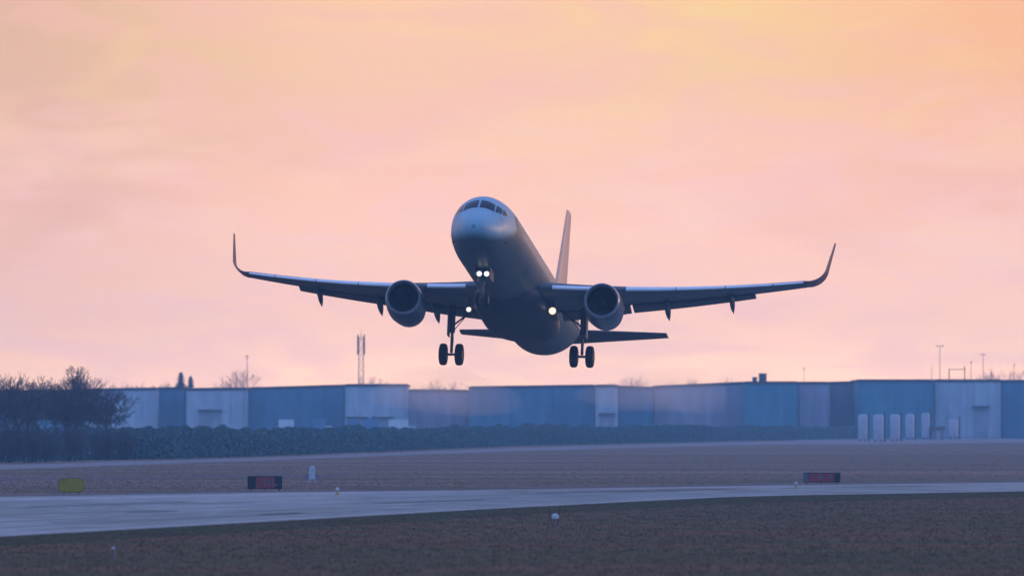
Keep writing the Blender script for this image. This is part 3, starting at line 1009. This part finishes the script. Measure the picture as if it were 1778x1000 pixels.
GE = 'edge lights along the runway'
e0 = None
for px, py, lb in [(586, 859, 'runway edge light right of the red sign with the black left panel'), (1382, 848, 'runway edge light left of the right hand red sign'),
                   ]:
    x, d, _ = at(px, py)
    if e0 is None:
        e0 = o = empty('runway_edge_light', (x, d, .012))
        MB().lathe([(0, .12), (.04, .12), (.05, .05), (.24, .05)], 'z', n=12).build('base', M['sign_yellow'], o)
        MB().lathe([(.241, .09), (.26, .10), (.36, .09), (.41, .03)], 'z', n=12, cap0=True).build('lens', M['white'], o, 50)
    else:
        o = copy_tree(e0)
        o.location = (x, d, .012)
    tag(o, lb, 'light', GE)

# ------------------------------------------------------------------ the airliner
# local axes: x to the aircraft's left (right in the photograph), y aft, z up
air = empty('airliner')
tag(air, 'white twin engine airliner just after take-off with its landing gear down', 'airplane')
YAW, PIT, ROL = R(7.13), R(10.15), R(1.07)
My = Matrix(((math.cos(YAW), math.sin(YAW), 0), (-math.sin(YAW), math.cos(YAW), 0), (0, 0, 1)))
Mp = Matrix(((1, 0, 0), (0, math.cos(PIT), math.sin(PIT)), (0, -math.sin(PIT), math.cos(PIT))))
Mr = Matrix(((math.cos(ROL), 0, math.sin(ROL)), (0, 1, 0), (-math.sin(ROL), 0, math.cos(ROL))))
Rm = My @ Mp @ Mr
pos = Vector((-0.05, 578.6, H + 8.38))
air.matrix_world = Matrix.Translation(pos) @ Rm.to_4x4()
Y0 = -17.0           # station 0 (nose) in local y

prof = np.array([
    # station, top, bottom, half width
    (0.00, -0.50, -0.62, 0.06), (0.12, -0.24, -0.86, 0.33), (0.45, 0.06, -1.14, 0.64), (1.0, 0.40, -1.38, 0.96), (1.6, 0.70, -1.55, 1.22),
    (2.3, 1.24, -1.70, 1.44), (3.0, 1.64, -1.81, 1.61), (4.0, 1.93, -1.93, 1.79), (5.2, 2.04, -2.02, 1.92), (6.5, 2.07, -2.07, 1.975),
    (12, 2.07, -2.07, 1.975), (20, 2.07, -2.07, 1.975), (29.5, 2.07, -2.07, 1.975), (31.2, 2.07, -2.00, 1.97), (33.5, 2.07, -1.66, 1.90), (36, 2.06, -1.06, 1.72),
    (38.5, 2.0, -0.34, 1.42), (41, 1.86, 0.38, 1.02), (43, 1.66, 0.92, 0.60), (44.3, 1.42, 1.10, 0.22)])


def pchip(x, X, Y):
    """monotone cubic through the table"""
    h = np.diff(X); dl = np.diff(Y) / h
    m = np.zeros_like(Y); m[0] = dl[0]; m[-1] = dl[-1]
    for i in range(1, len(X) - 1):
        m[i] = 0 if dl[i - 1] * dl[i] <= 0 else 2 / (1 / dl[i - 1] + 1 / dl[i])
    k = np.clip(np.searchsorted(X, x) - 1, 0, len(X) - 2)
    t = (x - X[k]) / h[k]
    return (2 * t**3 - 3 * t**2 + 1) * Y[k] + (t**3 - 2 * t**2 + t) * h[k] * m[k] + (-2 * t**3 + 3 * t**2) * Y[k + 1] + (t**3 - t**2) * h[k] * m[k + 1]


def fus(s, th, off=0.0):
    """point of the fuselage skin at station s, th degrees from the crown towards +x"""
    zt, zb, hw = (float(pchip(s, prof[:, 0], prof[:, i])) for i in (1, 2, 3))
    zc, hh = (zt + zb) / 2, (zt - zb) / 2
    a = R(th)
    return ((hw + off) * math.sin(a), Y0 + s, zc + (hh + off) * math.cos(a))


st = [0.0, .03, .07, .12, .2, .3, .45, .6, .8, 1.0, 1.3, 1.6, 1.9, 2.2, 2.5, 2.8, 3.2, 3.6, 4.0, 4.6, 5.2, 5.8, 6.5] + list(np.linspace(7.5, 29.5, 12)) + list(np.linspace(30.3, 44.3, 26))
NR = 56
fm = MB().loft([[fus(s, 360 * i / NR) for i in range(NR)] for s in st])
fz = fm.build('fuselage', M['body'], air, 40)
# body shade painted into the skin: pale crown and nose, darker below a rising line
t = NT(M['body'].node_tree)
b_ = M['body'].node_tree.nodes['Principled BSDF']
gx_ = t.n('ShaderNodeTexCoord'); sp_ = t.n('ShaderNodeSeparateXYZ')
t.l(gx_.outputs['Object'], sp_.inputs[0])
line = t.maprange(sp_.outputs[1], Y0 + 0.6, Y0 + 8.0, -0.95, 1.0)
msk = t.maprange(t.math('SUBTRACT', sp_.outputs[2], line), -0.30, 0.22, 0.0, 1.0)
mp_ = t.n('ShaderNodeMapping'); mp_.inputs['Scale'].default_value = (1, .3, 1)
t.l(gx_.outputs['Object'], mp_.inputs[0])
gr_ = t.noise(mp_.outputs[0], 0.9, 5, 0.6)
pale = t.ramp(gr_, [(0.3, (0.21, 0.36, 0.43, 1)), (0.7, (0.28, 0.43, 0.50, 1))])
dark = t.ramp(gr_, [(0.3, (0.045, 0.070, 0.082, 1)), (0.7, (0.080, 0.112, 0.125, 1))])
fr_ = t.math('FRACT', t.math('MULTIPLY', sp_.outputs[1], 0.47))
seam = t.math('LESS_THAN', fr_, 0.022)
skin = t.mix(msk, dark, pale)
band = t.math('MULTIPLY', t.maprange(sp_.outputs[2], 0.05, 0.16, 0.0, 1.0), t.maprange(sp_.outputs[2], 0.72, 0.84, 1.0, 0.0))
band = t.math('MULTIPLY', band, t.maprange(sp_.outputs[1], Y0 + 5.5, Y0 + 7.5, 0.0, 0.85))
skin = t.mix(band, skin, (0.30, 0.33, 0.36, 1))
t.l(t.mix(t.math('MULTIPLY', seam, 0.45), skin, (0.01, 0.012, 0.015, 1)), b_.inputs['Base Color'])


def patch(corners, n=5, off=0.012):
    """window pane following the skin; corners are (station, angle) in order"""
    mb = MB(); vs = []
    (a, b, c, d) = corners
    for i in range(n + 1):
        u = i / n
        for j in range(n + 1):
            v = j / n
            s = (a[0] * (1 - u) + b[0] * u) * (1 - v) + (d[0] * (1 - u) + c[0] * u) * v
            th = (a[1] * (1 - u) + b[1] * u) * (1 - v) + (d[1] * (1 - u) + c[1] * u) * v
            vs.append(fus(s, th, off))
    for i in range(n):
        for j in range(n):
            k = i * (n + 1) + j
            mb.f.append((k, k + 1, k + n + 2, k + n + 1))
    mb.v = vs
    return mb


for sgn in (-1, 1):
    for cs in ([(1.80, 2.5), (1.92, 40), (2.56, 34), (2.60, 2.5)], [(1.98, 43.5), (2.44, 58), (2.84, 50), (2.62, 37)], [(2.50, 60), (3.00, 67), (3.14, 57), (2.90, 52)]):
        q = [(a, b * sgn) for a, b in cs]
        patch(q, 5, .010).build('cockpit_window', M['glass'], air, 60)
# cabin windows: too small here to tell apart
mb = MB()
for sgn in (-1, 1):
    for k in range(58):
        s = 7.2 + k * 0.533
        if s > 36.5 or abs(s - 14.2) < .5 or abs(s - 26.2) < .5: continue
        pm = patch([(s - .11, 72 * sgn), (s + .11, 72 * sgn), (s + .11, 82 * sgn), (s - .11, 82 * sgn)], 1, .010)
        mb.add(pm.v, pm.f)
tag(mb.build('cabin_window_row', M['glass'], air), kind='stuff')
for sgn in (-1, 1):
    for s, w_ in ((5.0, .81), (38.2, .78)):
        patch([(s - w_ / 2, 62 * sgn), (s + w_ / 2, 62 * sgn), (s + w_ / 2, 108 * sgn), (s - w_ / 2, 108 * sgn)], 4, .014).build('cabin_door', M['door_paint'], air, 60)
for sgn in (-1, 1):
    a = fus(2.9, 118 * sgn, 0)
    MB().tube(a, (a[0] + sgn * .12, a[1] - .10, a[2] - .05), .03, .02, 6).build('pitot_probe', M['gear'], air)

# belly fairing
bf = []
for s, wdt, zb_ in [(13.6, .6, -2.0), (14.6, 1.5, -2.22), (15.8, 1.95, -2.42), (17.5, 2.12, -2.5), (22, 2.15, -2.52), (24.5, 2.0, -2.45), (26, 1.6, -2.28), (27.6, .7, -2.0)]:
    ring = []
    for i in range(24):
        a = 2 * math.pi * i / 24
        cx, cz = math.cos(a), math.sin(a)
        x_ = wdt * math.copysign(abs(cx) ** .6, cx); z_ = math.copysign(abs(cz) ** .6, cz)
        ring.append((x_, Y0 + s, -1.55 + z_ * (-1.55 - zb_) if z_ < 0 else -1.55 + z_ * .55))
    bf.append(ring)
MB().loft(bf).build('belly_fairing', M['belly'], air, 50)

E_ = 4.27


def airfoil(chord, thick, n=13):
    """closed section: list of (aft, up), trailing edge -> upper -> leading edge -> lower"""
    xs_ = [(1 - math.cos(math.pi * i / (n - 1))) / 2 for i in range(n)]
    yt = lambda x: 5 * thick * (.2969 * math.sqrt(x) - .126 * x - .3516 * x * x + .2843 * x**3 - .1036 * x**4)
    cam_ = lambda x: .018 * math.sin(math.pi * min(1, x ** .8))
    up_ = [(x, cam_(x) + yt(x)) for x in reversed(xs_)]
    lo_ = [(x, cam_(x) - yt(x)) for x in xs_[1:-1]]
    return [(x * chord, z * chord) for x, z in up_ + lo_]


def wing_le(y): return 11.75 + E_ + .522 * (y - 1.97)


def wing_te(y):
    if y <= 6.4: return 18.35 + E_ - .005 * (y - 1.97)
    return 18.33 + E_ + (21.15 - 18.33) * (y - 6.4) / (16.7 - 6.4)


def wing_z(y): return -0.95 + .075 * (y - 1.97) + .0048 * max(0, y - 2) ** 2


def wing_inc(y): return R(2.4 - 2.4 * (y - 1.97) / 15)


def wsec(y, f0=0.0, f1=1.0, tscale=1.0):
    le, te = wing_le(y), wing_te(y)
    ch = te - le
    th = (.145 - .04 * min(1, (y - 2) / 9)) * tscale
    inc = wing_inc(y)
    pts = []
    for x, z in airfoil(ch, th):
        x -= .25 * ch
        xr = x * math.cos(inc) + z * math.sin(inc)
        zr = -x * math.sin(inc) + z * math.cos(inc)
        pts.append((y, Y0 + le + .25 * ch + xr, wing_z(y) + zr))
    return pts


def mir(pts, sgn): return [(p[0] * sgn, p[1], p[2]) for p in pts]


def blade(mb, secs, sgn):
    mb.loft([mir(s, sgn) for s in secs])


for sgn in (-1, 1):
    yy = [1.2, 2.2, 3.5, 5, 6.4, 8, 9.5, 11, 12.5, 14, 15.3, 16.3]
    mb = MB(); blade(mb, [wsec(y) for y in yy], sgn)
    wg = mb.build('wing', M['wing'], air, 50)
    # sharklet: sections turning upward
    secs = []
    y0, le0, ch0, z0 = 16.304, wing_le(16.304), wing_te(16.304) - wing_le(16.304), wing_z(16.304)
    inc = wing_inc(16.3)
    path = []
    y_, z_ = y0, z0
    n = 12
    arc = 0
    for k in range(n + 1):
        u = k / n
        path.append((y_, z_, u))
        ang = R(11) + (R(81) - R(11)) * min(1, u / .42) ** 1.0
        step = 3.45 / n
        y_ += math.cos(ang) * step; z_ += math.sin(ang) * step
    for (py_, pz_, u) in path:
        ch = ch0 * (1 - .66 * u ** 1.15)
        le = le0 + 2.7 * u ** 1.1
        ang = R(11) + (R(81) - R(11)) * min(1, u / .42)
        af = airfoil(ch, .08)
        ring = []
        for x, z in af:
            ring.append((py_ - z * math.sin(ang), Y0 + le + x, pz_ + z * math.cos(ang) + (0.25 * ch - x) * math.sin(inc)))
        secs.append(ring)
    mb = MB(); blade(mb, secs, sgn); mb.build('winglet', M['winglet'], wg, 50)

    # slats: curved leading edge skins drooped ahead of the wing
    for ya, yb in ((2.5, 4.9), (6.5, 9.2), (9.25, 11.9), (11.95, 14.5), (14.55, 16.2)):
        secs = []
        for y in np.linspace(ya, yb, 4):
            le, ch, inc = wing_le(y), wing_te(y) - wing_le(y), wing_inc(y)
            sc = min(.15 * ch, .62)
            cx, cz = Y0 + le - .13, wing_z(y) - .10 + .25 * ch * math.sin(inc)
            sec = [(.95, .24), (.6, .20), (.25, .10), (.05, -.03), (0, -.13), (.06, -.21), (.22, -.24), (.30, -.16), (.45, .0), (.7, .14)]
            secs.append([(y, cx + a * sc, cz + (b + .20) * sc * 1.15) for a, b in sec])
        mb = MB(); blade(mb, secs, sgn); mb.build('slat', M['slat'], wg, 40)

    # flaps set for take-off, inner and outer
    for ya, yb in ((2.35, 6.3), (6.45, 13.35)):
        secs = []
        for y in np.linspace(ya, yb, 5):
            te, ch, inc = wing_te(y), wing_te(y) - wing_le(y), wing_inc(y)
            fc = .30 * min(ch, 4.6)
            dfl = R(9) + inc
            zt_ = wing_z(y) - .75 * ch * math.sin(inc)
            ring = []
            for x, z in airfoil(fc, .14):
                xr = x * math.cos(dfl) + z * math.sin(dfl); zr = -x * math.sin(dfl) + z * math.cos(dfl)
                ring.append((y, Y0 + te - .38 + xr, zt_ - .07 + zr))
            secs.append(ring)
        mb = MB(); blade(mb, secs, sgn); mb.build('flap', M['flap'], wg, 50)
    # flap track fairings
    for y, L_, r_ in ((5.0, 2.9, .25), (8.4, 2.7, .24), (12.05, 2.2, .21)):
        te, ch, inc = wing_te(y), wing_te(y) - wing_le(y), wing_inc(y)
        z_ = wing_z(y) - .62 * ch * math.sin(inc) - .24
        rings = []
        for k in range(10):
            u = k / 9
            rr = r_ * (math.sin(math.pi * min(1, .08 + u * .96)) ** .6) if u < 1 else .02
            rr = max(rr, .02)
            yy_ = Y0 + te - 1.15 + u * L_ * .85
            zz_ = z_ - u * .15 - max(0, u - .45) * .85
            rings.append([(y * sgn + rr * .75 * math.cos(a), yy_, zz_ + rr * 1.25 * math.sin(a)) for a in [2 * math.pi * i / 12 for i in range(12)]])
        MB().loft(rings).build('flap_fairing', M['flap'], wg, 50)

    # ---- engine
    ex, ez, ey = 5.70 * sgn, -2.06, Y0 + 9.25 + E_
    c = (ex, ey, ez)
    tilt = .0
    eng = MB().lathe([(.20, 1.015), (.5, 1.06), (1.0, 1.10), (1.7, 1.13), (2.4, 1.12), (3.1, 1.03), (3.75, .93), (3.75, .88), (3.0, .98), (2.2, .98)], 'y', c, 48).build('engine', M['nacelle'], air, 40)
    MB().lathe([(.45, .845), (.25, .85), (.10, .875), (.03, .915), (0, .945), (.03, .978), (.10, 1.003), (.199, 1.018)], 'y', c, 48).build('inlet_lip', M['lip'], eng, 60)
    MB().lathe([(.452, .844), (.7, .838), (1.15, .832), (1.5, .832)], 'y', c, 48).build('inlet_duct', M['duct'], eng, 60)
    mb = MB()
    for k in range(24):
        a0 = 2 * math.pi * k / 24
        vs = []
        for r_, tw in ((.26, .9), (.5, .65), (.68, .45), (.825, .32)):
            for u in (-1, 1):
                wv = .055 + .065 * r_
                da = u * wv * math.cos(tw * 1.1) / r_ * 1.2
                vs.append((ex + r_ * math.cos(a0 + da + .12 * r_), ey + 1.12 + u * wv * math.sin(tw), ez + r_ * math.sin(a0 + da + .12 * r_)))
        mb.add(vs, [(0, 1, 3, 2), (2, 3, 5, 4), (4, 5, 7, 6)])
    mb.build('fan', M['fan'], eng)
    MB().lathe([(1.32, .831), (1.321, .02)], 'y', c, 32).build('fan_backing', M['duct'], eng)
    MB().lathe([(.70, .01), (.78, .09), (.95, .19), (1.12, .255), (1.31, .27)], 'y', c, 24).build('spinner', M['spinner'], eng, 60)
    MB().lathe([(3.2, .70), (3.9, .62), (4.7, .44), (4.7, .40), (4.0, .40)], 'y', c, 32).build('core_nozzle', M['exhaust'], eng, 40)
    MB().lathe([(4.1, .28), (4.7, .24), (5.3, .03)], 'y', c, 20, False, True).build('exhaust_cone', M['exhaust'], eng, 60)
    # pylon
    pyl = []
    for s, hw_, zt_, zb_ in [(1.0, .05, 1.13, 1.0), (1.8, .15, 1.24, .85), (3.4, .18, 1.36, .50), (5.2, .17, 1.20, .30), (7.2, .10, .80, .36), (8.6, .03, .60, .46)]:
        z0_ = ez
        pyl.append([(ex - hw_, ey + s, z0_ + zb_), (ex + hw_, ey + s, z0_ + zb_), (ex + hw_, ey + s, z0_ + zt_), (ex - hw_, ey + s, z0_ + zt_)])
    MB().loft(pyl).build('pylon', M['wing'], air)
    # strake on the nacelle's inner side
    a = R(48)
    MB().add([(ex - sgn * 1.22 * math.cos(a), ey + 1.2, ez + 1.22 * math.sin(a)), (ex - sgn * 1.2 * math.cos(a), ey + 2.3, ez + 1.2 * math.sin(a)),
              (ex - sgn * 1.45 * math.cos(a), ey + 2.2, ez + 1.45 * math.sin(a)), (ex - sgn * 1.22 * math.cos(a), ey + 1.2, ez + 1.22 * math.sin(a) - .03),
              (ex - sgn * 1.2 * math.cos(a), ey + 2.3, ez + 1.2 * math.sin(a) - .03), (ex - sgn * 1.45 * math.cos(a), ey + 2.2, ez + 1.45 * math.sin(a) - .03)],
             [(0, 1, 2), (3, 5, 4), (0, 3, 4, 1), (1, 4, 5, 2), (2, 5, 3, 0)]).build('strake', M['nacelle'], eng)

    pv_ = Vector(c)
    eng.matrix_local = Matrix.Translation(pv_) @ Matrix.Rotation(R(2.0), 4, 'Z') @ Matrix.Rotation(R(-2.5), 4, 'X') @ Matrix.Translation(-pv_)
    # ---- tailplane
    secs = []
    for k in range(7):
        u = k / 6
        y = .4 + 5.83 * u
        le = 31.2 + 6.94 + 3.55 * u + .1
        ch = 3.9 - 2.55 * u
        z = .72 + .098 * y
        dr = R(-2)
        ring = []
        for x, zz_ in airfoil(ch, .11):
            ring.append((y * sgn, Y0 + le + x, z - zz_ - x * math.sin(dr) * -1))
        secs.append(ring)
    tp_ = MB().loft(secs).build('tailplane', M['flap'], air, 50)
    MB().tube((sgn * 6.2, Y0 + 43.2, 1.33), (sgn * 6.2, Y0 + 43.55, 1.33), .012, n=5).build('static_wick', M['gear'], tp_)

    # ---- main landing gear
    gx, gs = 3.795 * sgn, 16.6 + E_
    gy = Y0 + gs
    zw = -4.02
    top_z = wing_z(3.8) - .35
    gear = MB().tube((gx, gy - .05, top_z), (gx, gy, -2.75), .17, .155, 14).build('main_landing_gear', M['gear'], air, 60)
    MB().tube((gx, gy, -2.752), (gx, gy, zw + .1), .085, .085, 12).build('piston', M['rim'], gear, 60)
    MB().tube((gx - .64, gy, zw), (gx + .64, gy, zw), .075, n=10).build('axle', M['gear'], gear, 60)
    MB().tube((gx - sgn * .06, gy, -2.3), (gx - sgn * 1.35, gy - .15, top_z - .15), .055, n=8).tube((gx - sgn * .06, gy, -2.65), (gx - sgn * .72, gy - .08, -1.85), .03, n=6).build('side_brace', M['gear'], gear)
    MB().tube((gx, gy + .17, -2.55), (gx, gy + .48, -3.1), .045, n=6).tube((gx, gy + .48, -3.1), (gx, gy + .13, zw + .15), .045, n=6).build('torque_link', M['gear'], gear)
    MB().box(gx + sgn * .22 - .03, gx + sgn * .22 + .03, gy - .42, gy + .42, -2.95, top_z + .05).build('gear_door', M['wing'], gear)
    for u in (-1, 1):
        wx = gx + u * .465
        wh = MB().lathe([(-.225, .30), (-.225, .44), (-.19, .57), (-.10, .63), (.10, .63), (.19, .57), (.225, .44), (.225, .30)], 'x', (wx, gy, zw), 32).build('wheel', M['tyre'], gear, 40)
        MB().lathe([(-.17, .05), (-.17, .2), (-.20, .299), (.20, .299), (.17, .2), (.17, .05)], 'x', (wx, gy, zw), 24, True, True).build('rim', M['rim'], wh, 40)

# fin and rudder
secs = []
for k in range(8):
    u = k / 7
    z = 1.6 + 7.1 * u
    le = 29.3 + 6.94 + 5.35 * u
    ch = 6.1 - 4.0 * u
    secs.append([(zz_, Y0 + le + x, z) for x, zz_ in [(a, b - .018 * ch * math.sin(math.pi * min(1, (a / ch) ** .8))) for a, b in airfoil(ch, .075)]])
fin = MB().loft(secs).build('fin', M['fin'], air, 50)
MB().loft([[(-.10, Y0 + 33.2, 2.0), (.10, Y0 + 33.2, 2.0), (.04, Y0 + 33.2, 2.12), (-.04, Y0 + 33.2, 2.12)], [(-.16, Y0 + 37.2, 1.9), (.16, Y0 + 37.2, 1.9), (.03, Y0 + 37.2, 2.95), (-.03, Y0 + 37.2, 2.95)]]).build('dorsal_fillet', M['belly'], air)
MB().tube((0, Y0 + 43.9, 1.26), (0, Y0 + 44.6, 1.32), .17, .12, 14).build('exhaust_pipe', M['exhaust'], air)
for s, zs in ((9.5, 1), (15.5, 1)):
    MB().add([(-.015, Y0 + s, 2.06), (.015, Y0 + s, 2.06), (.015, Y0 + s + .45, 2.06), (-.015, Y0 + s + .45, 2.06), (-.01, Y0 + s + .2, 2.36), (.01, Y0 + s + .2, 2.36), (.01, Y0 + s + .42, 2.36), (-.01, Y0 + s + .42, 2.36)],
             [(3, 2, 1, 0), (4, 5, 6, 7), (0, 1, 5, 4), (1, 2, 6, 5), (2, 3, 7, 6), (3, 0, 4, 7)]).build('blade_antenna', M['belly'], air)

# nose gear with its lamps
ny, nzw = Y0 + 5.07, -3.75
ng = MB().tube((0, ny + .1, -1.9), (0, ny, -2.95), .11, .10, 12).build('nose_landing_gear', M['gear'], air, 60)
MB().tube((0, ny, -2.952), (0, ny, nzw + .05), .06, n=10).build('piston', M['rim'], ng, 60)
MB().tube((-.30, ny, nzw), (.30, ny, nzw), .05, n=8).build('axle', M['gear'], ng)
MB().tube((0, ny + .1, -2.75), (0, ny + 1.2, -2.0), .05, n=8).build('drag_brace', M['gear'], ng)
for u in (-1, 1):
    wx = u * .25
    wh = MB().lathe([(-.11, .2), (-.11, .29), (-.08, .36), (-.03, .385), (.03, .385), (.08, .36), (.11, .29), (.11, .2)], 'x', (wx, ny, nzw), 24).build('wheel', M['tyre'], ng, 40)
    MB().lathe([(-.10, .03), (-.10, .199), (.10, .199), (.10, .03)], 'x', (wx, ny, nzw), 18, True, True).build('rim', M['rim'], wh)
    MB().box(u * .42 - .02, u * .42 + .02, ny - .5, ny + 1.1, -2.6, -1.95).build('gear_door', M['belly'], ng)
    lamp = MB().lathe([(.12, .06), (.10, .12), (0, .155), (-.03, .165), (-.03, .15)], 'y', (u * .21, ny - .22, -2.33), 18, True).build('landing_light', M['lip'], ng, 50)
    MB().lathe([(-.02, .149), (-.035, .11), (-.04, .01)], 'y', (u * .21, ny - .22, -2.33), 18).build('lens', M['lamp_white'], lamp, 50)
    MB().lathe([(-.041, .105), (-.06, .07), (-.065, .01)], 'y', (u * .21, ny - .22, -2.33), 16, True).build('bulb', M['bulb'], lamp, 50)
# wing root lamps
for sgn, mt, rr in ((-1, 'lamp_dim', .15), (1, 'lamp_warm', .21)):
    lx, ly, lz = sgn * 2.42, Y0 + 17.4, -2.02
    lamp = MB().lathe([(.3, .08), (.2, rr), (0, rr + .03), (-.02, rr + .015)], 'y', (lx, ly, lz), 18, True).build('landing_light', M['lip'], air, 50)
    MB().lathe([(-.005, rr), (-.03, rr * .6), (-.035, .01)], 'y', (lx, ly, lz), 18).build('lens', M[mt], lamp, 50)
    MB().lathe([(-.036, rr * .62), (-.06, rr * .4), (-.065, .01)], 'y', (lx, ly, lz), 16, True).build('bulb', M['bulb'] if sgn > 0 else M['nose_bulb'], lamp, 50)
    MB().tube((lx, ly + .2, lz + rr * .8), (lx, ly + .5, -1.3), .06, n=8).build('stalk', M['gear'], lamp)

# ------------------------------------------------------------------ haze
hz = bpy.data.materials.new('haze_air')
hz.use_nodes = True
hz.node_tree.nodes.clear()
t = NT(hz.node_tree)
o_ = t.n('ShaderNodeOutputMaterial')
pv = t.n('ShaderNodeVolumePrincipled')
pv.inputs['Color'].default_value = (0.38, 0.70, 1.0, 1)
pv.inputs['Density'].default_value = 1.65e-4
pv.inputs['Anisotropy'].default_value = 0.0
t.l(pv.outputs[0], o_.inputs['Volume'])
hb = MB().box(-900, 900, -150, 2900, -1.0, 34.0).build('haze', hz)
tag(hb, 'thin blue evening haze over the whole airfield', 'haze', kind='stuff')

# hot exhaust air blurring the roofs behind the engines
ex_m = bpy.data.materials.new('exhaust_air')
ex_m.use_nodes = True
ex_m.node_tree.nodes.clear()
t = NT(ex_m.node_tree)
o_ = t.n('ShaderNodeOutputMaterial')
pv = t.n('ShaderNodeVolumePrincipled')
pv.inputs['Color'].default_value = (1.0, 0.90, 0.86, 1)
pv.inputs['Density'].default_value = 0.0085
pv.inputs['Anisotropy'].default_value = 0.55
t.l(pv.outputs[0], o_.inputs['Volume'])
for px0, px1, y0, y1, sd, lb in [(640, 880, 628, 728, 1, 'pale wisp of engine exhaust over the roof gap under the left wheels'),
                                 (1030, 1270, 632, 724, 2, 'pale wisp of engine exhaust over the roofs right of the aircraft')]:
    d = 628.0
    xa, za = col_at(px0, d, y1); xb, zb = col_at(px1, d, y0)
    rd = random.Random(sd)
    ph = [rd.uniform(0, 6.28) for _ in range(8)]
    rings = []
    for k in range(15):
        u = k / 14
        ring = []
        for i in range(24):
            a = 2 * math.pi * i / 24
            q = math.sin(math.pi * max(.02, min(.98, u)))
            f = 1 + .16 * math.sin(2 * a + ph[0] + 3 * u) + .12 * math.sin(3 * a + ph[1] - 5 * u) + .08 * math.sin(5 * a + ph[2] + 9 * u)
            ring.append(((xb - xa) / 2 * q * f * math.cos(a), (u - .5) * 44, (zb - za) / 2 * q * f * math.sin(a) * (1 + .2 * math.cos(a))))
        rings.append(ring)
    o = MB().loft(rings).build('exhaust_haze', ex_m)
    o.location = ((xa + xb) / 2, d + 24, (za + zb) / 2)
    tag(o, lb, 'exhaust haze', kind='stuff')
